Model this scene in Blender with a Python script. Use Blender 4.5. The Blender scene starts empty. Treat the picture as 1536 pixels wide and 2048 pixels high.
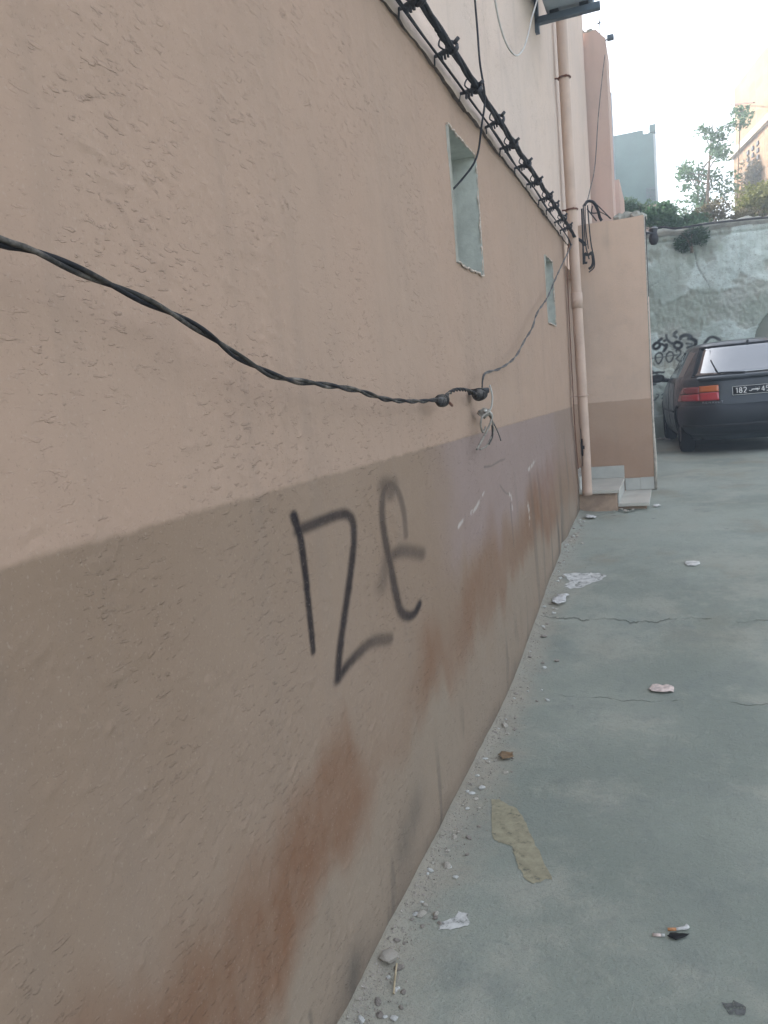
import bpy, bmesh, math, random
import numpy as np
from mathutils import Matrix, Vector
R = math.radians
random.seed(7)
rng = np.random.default_rng(11)
scene = bpy.context.scene
col = scene.collection

# ---------------------------------------------------------------- camera, sky, sun, exposure
cam_d = bpy.data.cameras.new('camera')
cam = bpy.data.objects.new('camera', cam_d); col.objects.link(cam)
cam_d.sensor_fit = 'VERTICAL'; cam_d.sensor_height = 24.0; cam_d.lens = 18.2
cam_d.clip_start = 0.02; cam_d.clip_end = 2000
rot = Matrix(((0.93587, 0.03633, 0.35047), (0.34091, 0.15801, -0.92672), (-0.08905, 0.98677, 0.13549)))
cam.matrix_world = Matrix.Translation((0.805, 0.0, 1.5)) @ rot.to_4x4()
scene.camera = cam

SUN = Vector((-0.76, 0.40, 0.52)).normalized()          # towards the sun: behind the house on the left
world = bpy.data.worlds.new('World'); scene.world = world; world.use_nodes = True
wn = world.node_tree; wn.nodes.clear()
sky = wn.nodes.new('ShaderNodeTexSky'); sky.sky_type = 'NISHITA'; sky.sun_disc = False
sky.sun_elevation = math.asin(SUN.z); sky.sun_rotation = math.atan2(SUN.x, SUN.y)
sky.air_density = 1.0; sky.dust_density = 3.5; sky.ozone_density = 1.0
bg = wn.nodes.new('ShaderNodeBackground'); bg.inputs['Strength'].default_value = 0.15
wo = wn.nodes.new('ShaderNodeOutputWorld')
hs = wn.nodes.new('ShaderNodeHueSaturation'); hs.inputs['Saturation'].default_value = 0.42        # white hazy sky
wn.links.new(sky.outputs[0], hs.inputs['Color']); wn.links.new(hs.outputs[0], bg.inputs[0]); wn.links.new(bg.outputs[0], wo.inputs[0])

sun_d = bpy.data.lights.new('sun', 'SUN'); sun_d.energy = 2.2; sun_d.angle = R(0.5); sun_d.color = (1.0, 0.94, 0.86)
sun = bpy.data.objects.new('sun', sun_d); col.objects.link(sun)
sun.rotation_euler = SUN.to_track_quat('Z', 'Y').to_euler()
HAZE = 0.013
vs = scene.view_settings
vs.view_transform = 'Standard'; vs.look = 'None'; vs.gamma = 1.0; vs.exposure = 2.15; vs.use_curve_mapping = False

# ---------------------------------------------------------------- material helpers
class NT:
    """small wrapper round a material's node tree"""
    def __init__(s, name, rough=0.9, spec=0.3, metal=0.0):
        s.m = bpy.data.materials.new(name); s.m.use_nodes = True
        s.t = s.m.node_tree; s.b = s.t.nodes['Principled BSDF']
        s.b.inputs['Roughness'].default_value = rough
        s.b.inputs['Specular IOR Level'].default_value = spec
        s.b.inputs['Metallic'].default_value = metal
        s.tc = s.t.nodes.new('ShaderNodeTexCoord'); s.P = s.tc.outputs['Object']
    def put(s, sock, v):
        if hasattr(v, 'is_linked'): s.t.links.new(v, sock)
        else:
            if sock.type == 'RGBA' and len(v) == 3: v = (*v, 1)
            sock.default_value = v
    def node(s, typ, ins=(), out=0, **kw):
        n = s.t.nodes.new(typ)
        for k, v in kw.items(): setattr(n, k, v)
        for k, v in dict(ins).items(): s.put(n.inputs[k], v)
        return n.outputs[out]
    def mp(s, scale=(1, 1, 1), rot=(0, 0, 0), loc=(0, 0, 0), v=None):
        return s.node('ShaderNodeMapping', {'Vector': v or s.P, 'Scale': scale, 'Rotation': rot, 'Location': loc})
    def noise(s, scale, detail=3, rough=.5, v=None, dist=0.0):
        return s.node('ShaderNodeTexNoise', {'Vector': v or s.P, 'Scale': scale, 'Detail': detail, 'Roughness': rough, 'Distortion': dist})
    def vor(s, scale, v=None, feature='F1', out=0):
        return s.node('ShaderNodeTexVoronoi', {'Vector': v or s.P, 'Scale': scale}, out=out, feature=feature)
    def math(s, op, a, b=0.0, c=0.0, clamp=False):
        return s.node('ShaderNodeMath', {0: a, 1: b, 2: c}, operation=op, use_clamp=clamp)
    def mix(s, f, a, b, mode='MIX'):
        n = s.t.nodes.new('ShaderNodeMix'); n.data_type = 'RGBA'; n.blend_type = mode
        s.put(n.inputs[0], f); s.put(n.inputs[6], a); s.put(n.inputs[7], b)
        return n.outputs[2]
    def ss(s, x, a, b):                                  # smoothstep
        return s.node('ShaderNodeMapRange', {0: x, 1: a, 2: b}, interpolation_type='SMOOTHSTEP')
    def attr(s, name):
        return s.node('ShaderNodeAttribute', out=2, attribute_name=name)
    def sep(s, i, v=None):
        return s.node('ShaderNodeSeparateXYZ', {0: v or s.P}, out=i)
    def bump(s, h, strength=1.0, dist=0.002, normal=None):
        ins = {'Strength': strength, 'Distance': dist, 'Height': h}
        if normal: ins['Normal'] = normal
        return s.node('ShaderNodeBump', ins)
    def done(s, color=None, normal=None, rough=None):
        if color is not None: s.put(s.b.inputs['Base Color'], color)
        if normal is not None: s.put(s.b.inputs['Normal'], normal)
        if rough is not None: s.put(s.b.inputs['Roughness'], rough)
        return s.m

def simple(name, c, rough=.7, spec=.3, metal=0., var=.12, scale=12., bump=0., bscale=60.):
    n = NT(name, rough, spec, metal)
    f = n.noise(scale, 4, .6)
    cc = n.mix(n.ss(f, .3, .7), tuple(x * (1 - var) for x in c), tuple(min(1, x * (1 + var)) for x in c))
    nm = n.bump(n.noise(bscale, 3, .6), 1.0, bump) if bump else None
    return n.done(cc, nm)

def stucco(name, banded=True, base=(.515, .378, .292), band=(.328, .243, .178), clean=False, gain=None):
    n = NT(name, .93, .18)
    y, z = n.sep(1), n.sep(2)
    big = n.noise(.9, 4, .55); mid = n.noise(5., 4, .6); fine = n.noise(90., 3, .6)
    streak = n.noise(1.0, 4, .6, n.mp((7, 7, .35)))
    c = base
    if banded:
        edge = n.math('ADD', z, n.math('MULTIPLY', n.math('SUBTRACT', n.noise(14., 3, .6), .5), .022))
        c = n.mix(n.ss(edge, 1.333, 1.347), band, base)
    c = n.mix(n.math('MULTIPLY', n.ss(big, .35, .7), .30), c, (.44, .355, .285) if banded else (.50, .43, .38))
    c = n.mix(n.math('MULTIPLY', n.ss(streak, .5, .78), .22), c, (.30, .25, .21))
    c = n.mix(n.math('MULTIPLY', n.ss(mid, .5, .8), .14), c, (.26, .21, .18))
    if banded:
        c = n.mix(n.attr('mauve'), c, (.37, .295, .28))
        c = n.mix(n.attr('damp_grey'), c, (.37, .315, .25))
        c = n.mix(n.attr('damp_red'), c, (.240, .120, .065))
        c = n.mix(n.attr('dirt'), c, (.15, .135, .115))
        c = n.mix(n.math('MULTIPLY', n.attr('chip'), .8), c, (.62, .59, .55))
        c = n.mix(n.attr('spray'), c, (.022, .018, .022))
    # trowel flecks: short stretched ridges, only inside patches
    patch = n.ss(n.noise(3.2, 4, .65), .36, .62)
    a = n.noise(1., 3, .6, n.mp((40, 24, 84), (R(-10), 0, 0)), .12)
    b = n.noise(1., 3, .6, n.mp((60, 40, 66), (R(24), 0, 0)), .12)
    fl = n.math('MULTIPLY', n.math('ADD', n.ss(a, .60, .67), n.math('MULTIPLY', n.ss(b, .62, .68), .7)), patch)
    fl_ = n.math('MULTIPLY', n.math('ADD', n.ss(a, .56, .60), n.math('MULTIPLY', n.ss(a, .61, .65), -1.0)), patch)
    spk = n.ss(n.noise(210., 2, .5), .62, .74)
    c = n.mix(n.math('MULTIPLY', spk, .24), c, (.17, .13, .11))
    c = n.mix(n.math('MULTIPLY', n.ss(n.noise(150., 2, .5, n.mp(loc=(4, 2, 9))), .60, .74), .16), c, (.66, .58, .50))
    c = n.mix(n.math('MULTIPLY', fl_, .14), c, (.20, .155, .13))
    if gain: c = n.mix(1.0, c, gain, 'MULTIPLY')
    und = n.math('MULTIPLY', n.noise(9., 4, .6, n.mp((1, .6, 1.3))), .8)
    h = n.math('ADD', n.math('ADD', fl, und), n.math('ADD', n.math('MULTIPLY', fine, .40), n.math('MULTIPLY', n.noise(240., 2, .5), .16)))
    nm = n.bump(h, .9 if not clean else .5, .0019)
    return n.done(c, nm)

M = {}
M['stucco'] = stucco('salmon_stucco', gain=(.815, .77, .735))  # near wall darkened in colour so the far end looks more lit
M['stucco_up'] = stucco('upper_stucco', False, (.66, .525, .435))
M['stucco_far'] = stucco('block_stucco', True, (.70, .515, .395), (.50, .345, .25), True)  # same salmon paint made paler, in place of brighter far-end light
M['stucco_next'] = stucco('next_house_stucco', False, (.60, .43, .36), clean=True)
M['reveal'] = simple('niche_plaster', (.50, .515, .465), .95, .15, 0, .14, 9, .003, 40)
M['edge'] = simple('chipped_plaster_edge', (.56, .47, .40), .95, .1, 0, .3, 60, .002, 80)
M['pipe'] = simple('salmon_pipe', (.54, .40, .315), .55, .35, 0, .10, 5, .0006, 40)
M['cable'] = None
def cable_mat(name, dark, dust, amt):
    n = NT(name, .75, .25)
    f = n.ss(n.noise(16., 5, .7), .5 - .1 * amt, .72)
    c = n.mix(f, dark, dust)
    return n.done(c, n.bump(n.noise(120., 3, .6), .7, .0008))
M['cable'] = cable_mat('weathered_black_cable', (.018, .018, .021), (.10, .085, .07), .3)
M['cable_up'] = cable_mat('black_cable_bundle', (.020, .022, .028), (.07, .065, .062), .2)
M['cable_grey'] = cable_mat('dusty_grey_cable', (.075, .075, .08), (.30, .28, .25), .7)
M['cable_dusty'] = cable_mat('paint_crusted_cable', (.035, .033, .031), (.20, .175, .15), .5)
M['tape'] = cable_mat('black_insulating_tape', (.022, .020, .020), (.16, .15, .14), .3)
M['wire_white'] = simple('white_wire', (.50, .48, .45), .5, .4)
M['string'] = simple('frayed_string', (.27, .245, .21), .95, .1, 0, .3, 60)
M['twig'] = simple('dry_stalk', (.40, .33, .22), .9, .1, 0, .3, 40)
M['iron'] = simple('dark_iron', (.05, .05, .055), .6, .4, .3, .3, 30)
M['rust'] = simple('rusty_iron', (.16, .07, .045), .8, .3, .1, .35, 30)
M['marble'] = simple('step_marble', (.52, .50, .44), .45, .4, 0, .10, 4, .0004, 40)
M['tile'] = simple('skirting_tile', (.47, .47, .43), .5, .35, 0, .10, 5, .0004, 40)
M['riser'] = simple('step_render', (.40, .29, .215), .9, .2, 0, .2, 9, .003, 40)
M['paper'] = simple('dirty_paper', (.58, .57, .55), .9, .2, 0, .18, 50, .001, 60)
M['paperpink'] = simple('printed_paper', (.60, .50, .45), .85, .2, 0, .3, 40, .001, 60)
M['plaster_chip'] = simple('plaster_chip', (.47, .43, .37), .95, .15, 0, .2, 30, .002, 60)
M['stone'] = simple('rubble_stone', (.36, .32, .28), .95, .15, 0, .3, 25, .003, 60)
M['leaf_dry'] = simple('dry_leaf', (.21, .14, .08), .8, .2, 0, .25, 40)
M['filter'] = simple('cigarette_filter', (.55, .27, .13), .85, .2, 0, .2, 90)
M['black'] = simple('black_plastic', (.016, .017, .019), .55, .35, 0, .15, 30)
M['rubber'] = simple('tyre_rubber', (.018, .018, .018), .9, .2, 0, .2, 20)
M['metal'] = simple('steel', (.35, .35, .36), .45, .5, .8, .15, 20)
M['ac'] = simple('ac_enamel', (.34, .40, .44), .55, .35, 0, .08, 5)
M['acdark'] = simple('ac_bracket_paint', (.10, .13, .16), .55, .4, .2, .15, 9)
M['door'] = simple('door_paint', (.10, .07, .05), .6, .3, 0, .2, 12)
M['bark'] = simple('bark', (.16, .12, .085), .95, .1, 0, .3, 30, .004, 40)

M['coping'] = simple('coping_render', (.33, .33, .29), .95, .1, 0, .25, 7, .01, 25)

def leaf_mat(name, a, b):
    n = NT(name, .65, .25)
    f = n.noise(1.7, 4, .7); g = n.noise(40., 2, .5)
    c = n.mix(n.ss(n.math('ADD', n.math('MULTIPLY', f, .6), n.math('MULTIPLY', g, .4)), .35, .65), a, b)
    n.b.inputs['Subsurface Weight'].default_value = 0.0
    m = n.done(c)
    tr = n.t.nodes.new('ShaderNodeBsdfTranslucent'); n.put(tr.inputs[0], c)
    mx = n.t.nodes.new('ShaderNodeMixShader'); mx.inputs[0].default_value = .35
    out = n.t.nodes['Material Output']
    n.t.links.new(n.b.outputs[0], mx.inputs[1]); n.t.links.new(tr.outputs[0], mx.inputs[2]); n.t.links.new(mx.outputs[0], out.inputs[0])
    return m
M['leaf'] = leaf_mat('green_leaves', (.055, .125, .07), (.12, .20, .10))
M['leaf_dk'] = leaf_mat('dark_green_leaves', (.04, .085, .05), (.085, .14, .07))
M['leaf_yel'] = leaf_mat('yellowing_leaves', (.12, .14, .04), (.22, .21, .07))
M['leaf_dryb'] = leaf_mat('dry_twiggy_leaves', (.10, .09, .05), (.20, .17, .10))

# ---------------------------------------------------------------- mesh helpers
def tag(o, label=None, cat=None, group=None, kind=None):
    for k, v in (('label', label), ('category', cat), ('group', group), ('kind', kind)):
        if v: o[k] = v
    return o
def link(name, me, mat, parent=None, smooth=False):
    if mat and not me.materials: me.materials.append(mat)
    if smooth: me.polygons.foreach_set('use_smooth', [True] * len(me.polygons))
    o = bpy.data.objects.new(name, me); col.objects.link(o)
    if parent: o.parent = parent
    return o
def empty(name, loc=(0, 0, 0), rz=0.):
    o = bpy.data.objects.new(name, None); col.objects.link(o)
    o.location = loc; o.rotation_euler = (0, 0, rz); o.empty_display_size = .1
    return o
class MB:
    def __init__(s): s.v = []; s.f = []
    def add(s, vs, fs):
        k = len(s.v); s.v += [tuple(map(float, p)) for p in vs]; s.f += [tuple(i + k for i in f) for f in fs]; return s
    def box(s, lo, hi, jit=0.):
        (a, b, c), (d, e, g) = lo, hi
        vs = [(a, b, c), (d, b, c), (d, e, c), (a, e, c), (a, b, g), (d, b, g), (d, e, g), (a, e, g)]
        if jit: vs = [tuple(q + random.uniform(-jit, jit) for q in p) for p in vs]
        return s.add(vs, [(0, 3, 2, 1), (4, 5, 6, 7), (0, 1, 5, 4), (1, 2, 6, 5), (2, 3, 7, 6), (3, 0, 4, 7)])
    def tube(s, pts, r, n=8, cap=True):
        P = [Vector(p) for p in pts]; k = len(P)
        rs = r if hasattr(r, '__len__') else [r] * k
        T = [(P[min(i + 1, k - 1)] - P[max(i - 1, 0)]).normalized() for i in range(k)]
        u = T[0].orthogonal().normalized(); vs = []
        for i in range(k):
            u = (u - T[i] * u.dot(T[i])).normalized(); w = T[i].cross(u)
            for j in range(n):
                a = 2 * math.pi * j / n; vs.append(P[i] + (u * math.cos(a) + w * math.sin(a)) * rs[i])
        fs = [(i * n + j, i * n + (j + 1) % n, (i + 1) * n + (j + 1) % n, (i + 1) * n + j) for i in range(k - 1) for j in range(n)]
        if cap: fs += [tuple(range(n))[::-1], tuple(range((k - 1) * n, k * n))]
        return s.add(vs, fs)
    def mesh(s, name):
        me = bpy.data.meshes.new(name); me.from_pydata(s.v, [], s.f); me.update(); return me
    def build(s, name, mat, parent=None, smooth=False, bevel=0.):
        o = link(name, s.mesh(name), mat, parent, smooth)
        if bevel:
            b = o.modifiers.new('bevel', 'BEVEL'); b.width = bevel; b.segments = 2; b.limit_method = 'ANGLE'
        return o
def spline(pts, n=10):
    """Catmull-Rom through the points"""
    P = [Vector(p) for p in pts]; P = [P[0] * 2 - P[1]] + P + [P[-1] * 2 - P[-2]]; out = []
    for i in range(1, len(P) - 2):
        a, b, c, d = P[i - 1:i + 3]
        for k in range(n):
            t = k / n
            out.append(.5 * ((2 * b) + (c - a) * t + (2 * a - 5 * b + 4 * c - d) * t * t + (3 * b - a - 3 * c + d) * t ** 3))
    out.append(P[-2]); return out
def resample(P, step):
    out = [P[0]]; acc = 0.
    for a, b in zip(P[:-1], P[1:]):
        L = (b - a).length
        while L > 0 and acc + L >= step:
            t = (step - acc) / L; a = a + (b - a) * t; out.append(a); L = (b - a).length; acc = 0.
        acc += L
    if (P[-1] - out[-1]).length > 1e-4: out.append(P[-1])
    return out
def strands(pts, off, pitch, count, phase0=0., jit=.0):
    """centre lines of `count` strands laid round a path"""
    P = resample(spline(pts), pitch / 14.); k = len(P)
    res = [[] for _ in range(count)]; u = Vector((0, 0, 1)); s_ = 0.; drift = 0.
    for i in range(k):
        T = (P[min(i + 1, k - 1)] - P[max(i - 1, 0)]).normalized()
        u = (u - T * u.dot(T)).normalized(); w = T.cross(u)
        if i: s_ += (P[i] - P[i - 1]).length
        drift += random.uniform(-jit, jit)
        for c in range(count):
            a = phase0 + 2 * math.pi * (s_ / pitch + c / count) + drift
            res[c].append(P[i] + (u * math.cos(a) + w * math.sin(a)) * off)
    return res
_tab = rng.random((24, 256, 256))
def vnoise(u, v, seed=0):
    t = _tab[seed % 24]; u = np.asarray(u, float) + 37.7 * seed; v = np.asarray(v, float) + 11.3 * seed
    i, j = np.floor(u).astype(int), np.floor(v).astype(int); fu, fv = u - i, v - j
    fu = fu * fu * (3 - 2 * fu); fv = fv * fv * (3 - 2 * fv)
    a, b, c, d = t[i & 255, j & 255], t[(i + 1) & 255, j & 255], t[i & 255, (j + 1) & 255], t[(i + 1) & 255, (j + 1) & 255]
    return (a * (1 - fu) + b * fu) * (1 - fv) + (c * (1 - fu) + d * fu) * fv
def fbm(u, v, seed=0, o=4):
    s, a, t = 0., .5, 0.
    for k in range(o):
        s = s + a * vnoise(np.asarray(u) * 2 ** k, np.asarray(v) * 2 ** k, seed + k); t += a; a *= .5
    return s / t
def sstep(x, a, b):
    t = np.clip((x - a) / (b - a), 0, 1); return t * t * (3 - 2 * t)
def seg_dist(A, B, p0, p1):
    d = np.array(p1) - np.array(p0); L2 = (d ** 2).sum() + 1e-12
    t = np.clip(((A - p0[0]) * d[0] + (B - p0[1]) * d[1]) / L2, 0, 1)
    return np.hypot(A - p0[0] - t * d[0], B - p0[1] - t * d[1]), t
def stroke(A, B, mask, pts, w0, w1, d0=1., d1=1., soft=.5, asp=1.):
    """spray a polyline into mask: width and density run from the first value to the last; asp stretches the width along A"""
    P = [Vector((p[0], p[1], 0)) for p in pts]; P = [(q.x, q.y) for q in (spline([tuple(p) for p in P], 8) if len(P) > 2 else P)]
    n = len(P) - 1
    for i in range(n):
        d, t = seg_dist(A / asp, B, (P[i][0] / asp, P[i][1]), (P[i + 1][0] / asp, P[i + 1][1]))
        f = (i + t) / n; w = w0 + (w1 - w0) * f; de = d0 + (d1 - d0) * f
        np.maximum(mask, de * (1 - sstep(d, w * (1 - soft), w * (1 + soft))), out=mask)
    return mask
def grid_faces(nu, nv, keep=None):
    idx = np.arange(nu * nv).reshape(nu, nv)
    q = np.stack([idx[:-1, :-1], idx[1:, :-1], idx[1:, 1:], idx[:-1, 1:]], -1)
    return (q[keep] if keep is not None else q.reshape(-1, 4))
def np_mesh(name, V, F, attrs=None, flip=False):
    if flip: F = F[:, ::-1]
    me = bpy.data.meshes.new(name); n = len(F)
    me.vertices.add(len(V)); me.vertices.foreach_set('co', np.ascontiguousarray(V, np.float32).ravel())
    me.loops.add(4 * n); me.loops.foreach_set('vertex_index', np.ascontiguousarray(F, np.int32).ravel())
    me.polygons.add(n); me.polygons.foreach_set('loop_start', np.arange(0, 4 * n, 4, dtype=np.int32))
    try: me.polygons.foreach_set('loop_total', np.full(n, 4, np.int32))
    except Exception: pass
    me.update(calc_edges=True); me.validate()
    for k, a in (attrs or {}).items():
        at = me.attributes.new(k, 'FLOAT', 'POINT'); at.data.foreach_set('value', np.ascontiguousarray(a, np.float32).ravel())
    return me

# ---------------------------------------------------------------- ground
GY = np.array([-400, 0, 3.3, 3.8, 4.39, 4.93, 6.0, 7.1, 8.0, 10.3, 14.3, 400]); GZ = np.array([0, 0, 0, .01, .10, .215, .325, .39, .45, .55, .51, .51])
_gy = np.linspace(-2, 16, 1801); _gz = np.interp(_gy, GY, GZ); _k = np.ones(45) / 45; _gz = np.convolve(np.pad(_gz, 22, 'edge'), _k, 'valid')
def gprof(y): return np.interp(y, _gy, _gz)
def gheight(x, y):
    z = gprof(y)
    z = z + (fbm(x * 1.3, y * 1.3, 3) - .5) * .018 + (fbm(x * 9, y * 9, 5) - .5) * .005
    z = z + np.exp(-np.clip(x, 0, 9) / .05) * (.012 + .02 * fbm(x * 6, y * 6, 9))            # dirt swept against the wall foot
    st = sstep(y + (fbm(x * 2., y * 0 + 3, 6) - .5) * .16, 4.55, 4.61) * .010                # lip of the concrete pour
    return z + st * (np.abs(y - 4.6) < 3) * np.exp(-np.clip(y - 4.6, 0, 9) / .8)
def ground_z(x, y): return float(gheight(np.array([x]), np.array([y]))[0])
xs = np.concatenate([[-120, -60, -9, -1], np.arange(-.06, 1.6, .014), np.arange(1.6, 3.4, .05), [4, 5, 7, 10, 20, 60, 120]])
ys = np.concatenate([[-120, -60, -10, -3, -1, 0, .5, 1], np.arange(1.3, 6, .014), np.arange(6, 14.45, .045), [14.5, 15, 16, 18, 22, 30, 45, 80, 120]])
GX, GYY = np.meshgrid(xs, ys, indexing='ij'); gz = gheight(GX, GYY)
gz = np.where(GYY > 14.45, 3.75 + .10 * np.clip(GYY - 14.5, 0, 12), gz)
me = np_mesh('ground', np.stack([GX, GYY, gz], -1).reshape(-1, 3), grid_faces(len(xs), len(ys)))
n = NT('alley_concrete', .92, .2)
big = n.noise(.8, 4, .55); mid = n.noise(3.2, 5, .62); fine = n.noise(70, 4, .65); grit = n.noise(260, 2, .5)
px_, py_ = n.sep(0), n.sep(1)
c = n.mix(n.ss(big, .35, .68), (.285, .325, .288), (.415, .45, .395))
c = n.mix(n.math('MULTIPLY', n.ss(mid, .46, .70), .55), c, (.235, .27, .255))
c = n.mix(n.math('MULTIPLY', n.ss(n.noise(2.1, 5, .7, n.mp((1, 1, 1), loc=(7, 3, 0))), .48, .66), .6), c, (.475, .48, .42))
dust = n.math('MULTIPLY', n.ss(n.math('ADD', px_, n.math('MULTIPLY', n.math('SUBTRACT', n.noise(4, 4, .6), .5), .35)), .24, -.02), .85)
c = n.mix(dust, c, (.47, .425, .35))
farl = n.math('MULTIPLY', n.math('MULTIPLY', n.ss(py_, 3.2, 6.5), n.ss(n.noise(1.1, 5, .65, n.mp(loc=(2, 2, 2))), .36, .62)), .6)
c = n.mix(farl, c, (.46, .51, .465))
brown = n.math('MULTIPLY', n.math('MULTIPLY', n.ss(n.noise(1.4, 4, .6, n.mp(loc=(3, 9, 0))), .5, .7), n.ss(py_, 3.8, 5.0)), .6)
c = n.mix(brown, c, (.345, .325, .255))
c = n.mix(n.math('MULTIPLY', n.ss(grit, .56, .70), .42), c, (.17, .185, .18))
c = n.mix(n.math('MULTIPLY', n.ss(n.noise(28, 5, .75), .50, .72), .30), c, (.20, .22, .215))
c = n.mix(n.math('MULTIPLY', n.ss(n.vor(38, n.mp((1, 1.7, 1))), .10, .03), .55), c, (.10, .105, .10))
c = n.mix(n.math('MULTIPLY', n.ss(n.noise(190, 2, .5, n.mp(loc=(5, 5, 5))), .64, .76), .35), c, (.55, .55, .52))
spots = n.ss(n.vor(2.6, n.mp(loc=(1.3, .7, 0))), .075, .02)
c = n.mix(n.math('MULTIPLY', spots, .4), c, (.11, .11, .11))
wob = n.math('MULTIPLY', n.math('SUBTRACT', n.noise(2.6, 5, .6, n.mp((1, 0, 0))), .5), .22)
cr = None
wob = n.math('ADD', wob, n.math('MULTIPLY', n.math('SUBTRACT', n.noise(17, 4, .7, n.mp((1, .3, 0))), .5), .05))
for y0, w in ((4.56, .007), (3.70, .005)):
    d = n.math('ABSOLUTE', n.math('SUBTRACT', n.math('ADD', py_, wob), y0))
    k = n.math('MULTIPLY', n.ss(d, w, w * .25), n.ss(n.noise(5, 3, .6, n.mp(loc=(y0, 0, 0))), .43, .60))
    cr = k if cr is None else n.math('MAXIMUM', cr, k)
c = n.mix(n.math('MULTIPLY', cr, .48), c, (.10, .10, .09))
c = n.mix(1.0, c, (.80, .785, .755), 'MULTIPLY')  # whole ground darkened in colour to offset exposure that lifts the far end
h = n.math('ADD', n.math('ADD', n.math('MULTIPLY', fine, .8), n.math('MULTIPLY', grit, .35)), n.math('MULTIPLY', mid, 1.6))
h = n.math('SUBTRACT', h, n.math('MULTIPLY', cr, 2.0))
tag(link('ground', me, n.done(c, n.bump(h, 1.0, .0045)), None, True), kind='structure')

# ---------------------------------------------------------------- the salmon house: lower wall as relief
house = tag(empty('salmon_house'), 'salmon stuccoed house with a darker painted base along the left of the alley', 'house')
WIN = [(3.22, 3.70, 2.055, 2.59), (5.79, 6.16, 1.98, 2.455)]
y = [-2.5, -1.5, -.8, -.2, .2, .45]; v = .55
while v < 7.04:
    y.append(v); v += float(np.interp(v, [.5, 1.6, 4, 7], [.0042, .0055, .012, .022]))
y.append(7.05)
for a in WIN: y += [a[0], a[1]]
y = np.array(sorted(set(y))); zz = np.unique(np.concatenate([np.arange(-.15, 2.80, .0058), [a for w in WIN for a in w[2:]], [2.80]]))
A, B = np.meshgrid(y, zz, indexing='ij')
H = (fbm(A * .8, B * .8, 1) - .5) * .022 + (fbm(A * 4, B * 4, 2) - .5) * .007 + (fbm(A * 17, B * 17, 4) - .5) * .0022
dens = fbm(A * 2.1, B * 2.1, 8)
ns = 0
for i in range(60000):                                         # ridges and drags left by the trowel
    cy, cz = .5 + 5.0 * rng.random() ** 1.5, rng.uniform(0, 2.75)
    dd = float(fbm(np.array([cy * 1.7]), np.array([cz * 2.3]), 8)[0])
    if dd < .43 + .16 * rng.random(): continue
    if ns > 8200: break
    ns += 1
    hl = rng.choice([.006, .010, .017, .032], p=[.46, .32, .17, .05]) * rng.uniform(.7, 1.3); hw = rng.uniform(.0024, .0042)
    ang = R(rng.normal(8, 24)) if cz < 1.4 else R(rng.normal(-22, 26))
    if rng.random() < .15: ang = rng.uniform(0, math.pi)
    amp = rng.uniform(.0005, .0018) * (1 if rng.random() < .75 else -.8) * (1.6 if rng.random() < .12 else 1)
    r_ = hl * 1.6 + .012
    i0, i1 = np.searchsorted(y, [cy - r_, cy + r_]); j0, j1 = np.searchsorted(zz, [cz - r_, cz + r_])
    if i1 - i0 < 2: continue
    dy, dz = A[i0:i1, j0:j1] - cy, B[i0:i1, j0:j1] - cz
    u = dy * math.cos(ang) + dz * math.sin(ang); w = -dy * math.sin(ang) + dz * math.cos(ang) + 5. * u * u * rng.uniform(-1, 1) + .0012 * np.sin(u * 420 + i)
    w = np.where(w > 0, w / (hw * 2.4), w / hw)
    H[i0:i1, j0:j1] += amp * np.exp(-np.abs(u / hl) ** 3 - w ** 2)
H += -.012 * np.exp(-np.clip(B - gprof(A), 0, 9) / .05)                        # wall foot worn back a little
H += .018 * sstep(A, 4.1, 4.9) * sstep(B, 1.2, .6) - .02 * np.exp(-((A - 5.9) / .12) ** 2) * sstep(B, 1.1, .5)
# stains (rising damp), scuffs, chips and the sprayed letters, as masks on the relief
nz = lambda s, k=5, o=4: fbm(A * s, B * s, k, o) - .5
zu = np.interp(A, [.5, .85, 1.07, 1.3, 1.48, 1.6, 1.72, 1.85, 2.1, 2.4, 2.7, 2.97, 3.5, 4.2, 5.3, 7], [.80, .66, .655, .64, .60, .66, .72, .55, .58, .70, .70, .74, .90, .82, 1.04, .9])
zl = np.interp(A, [.5, 1.1, 1.36, 1.5, 1.62, 1.8, 2.1, 2.4, 2.9, 3.6, 4.2, 5.3, 7], [.22, .30, .34, .42, .40, .45, .52, .49, .51, .53, .62, .55, .6])
st = np.interp(A, [.5, 1.0, 1.3, 1.62, 1.75, 1.9, 2.2, 2.45, 2.6, 2.75, 2.95, 3.15, 3.4, 3.8, 4.3, 4.8, 5.4, 5.8, 7], [.85, .95, 1, .95, .85, .25, .12, .75, .5, .3, .75, .6, .45, .5, .55, .85, .7, .25, .2])
zw = B + nz(3.5, 5) * .16 + (fbm(A * 7, B * .9, 6, 3) - .5) * .22
red = sstep(zw, zl - .09, zl + .08) * (1 - sstep(zw, zu - .12, zu + .09)) * st * (.72 + .5 * nz(7, 3) + .30 * nz(34, 9) + .35 * (fbm(A * 26, B * 3.2, 12) - .5))
grey = (1 - sstep(zw, zl - .10, zl + .06)) * (.55 + .5 * nz(4, 11)) * sstep(A, .6, 1.4)
grey = np.maximum(grey, .55 * np.exp(-((A - 3.15) / .35) ** 2 - ((B - .42) / .17) ** 2))
hb = B - gprof(A)
dirt = (1 - sstep(hb + nz(6, 13) * .12, .0, .13)) * .42 + .5 * sstep(fbm(A * 12, B * 2.2, 14), .60, .76) * (1 - sstep(hb, .12, .42)) * sstep(A, 1.2, 1.6)
dirt += .35 * sstep(fbm(A * 7, B * .8, 15), .58, .75) * sstep(A, 3.6, 4.6) * (1 - sstep(B, .9, 1.3))
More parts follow.
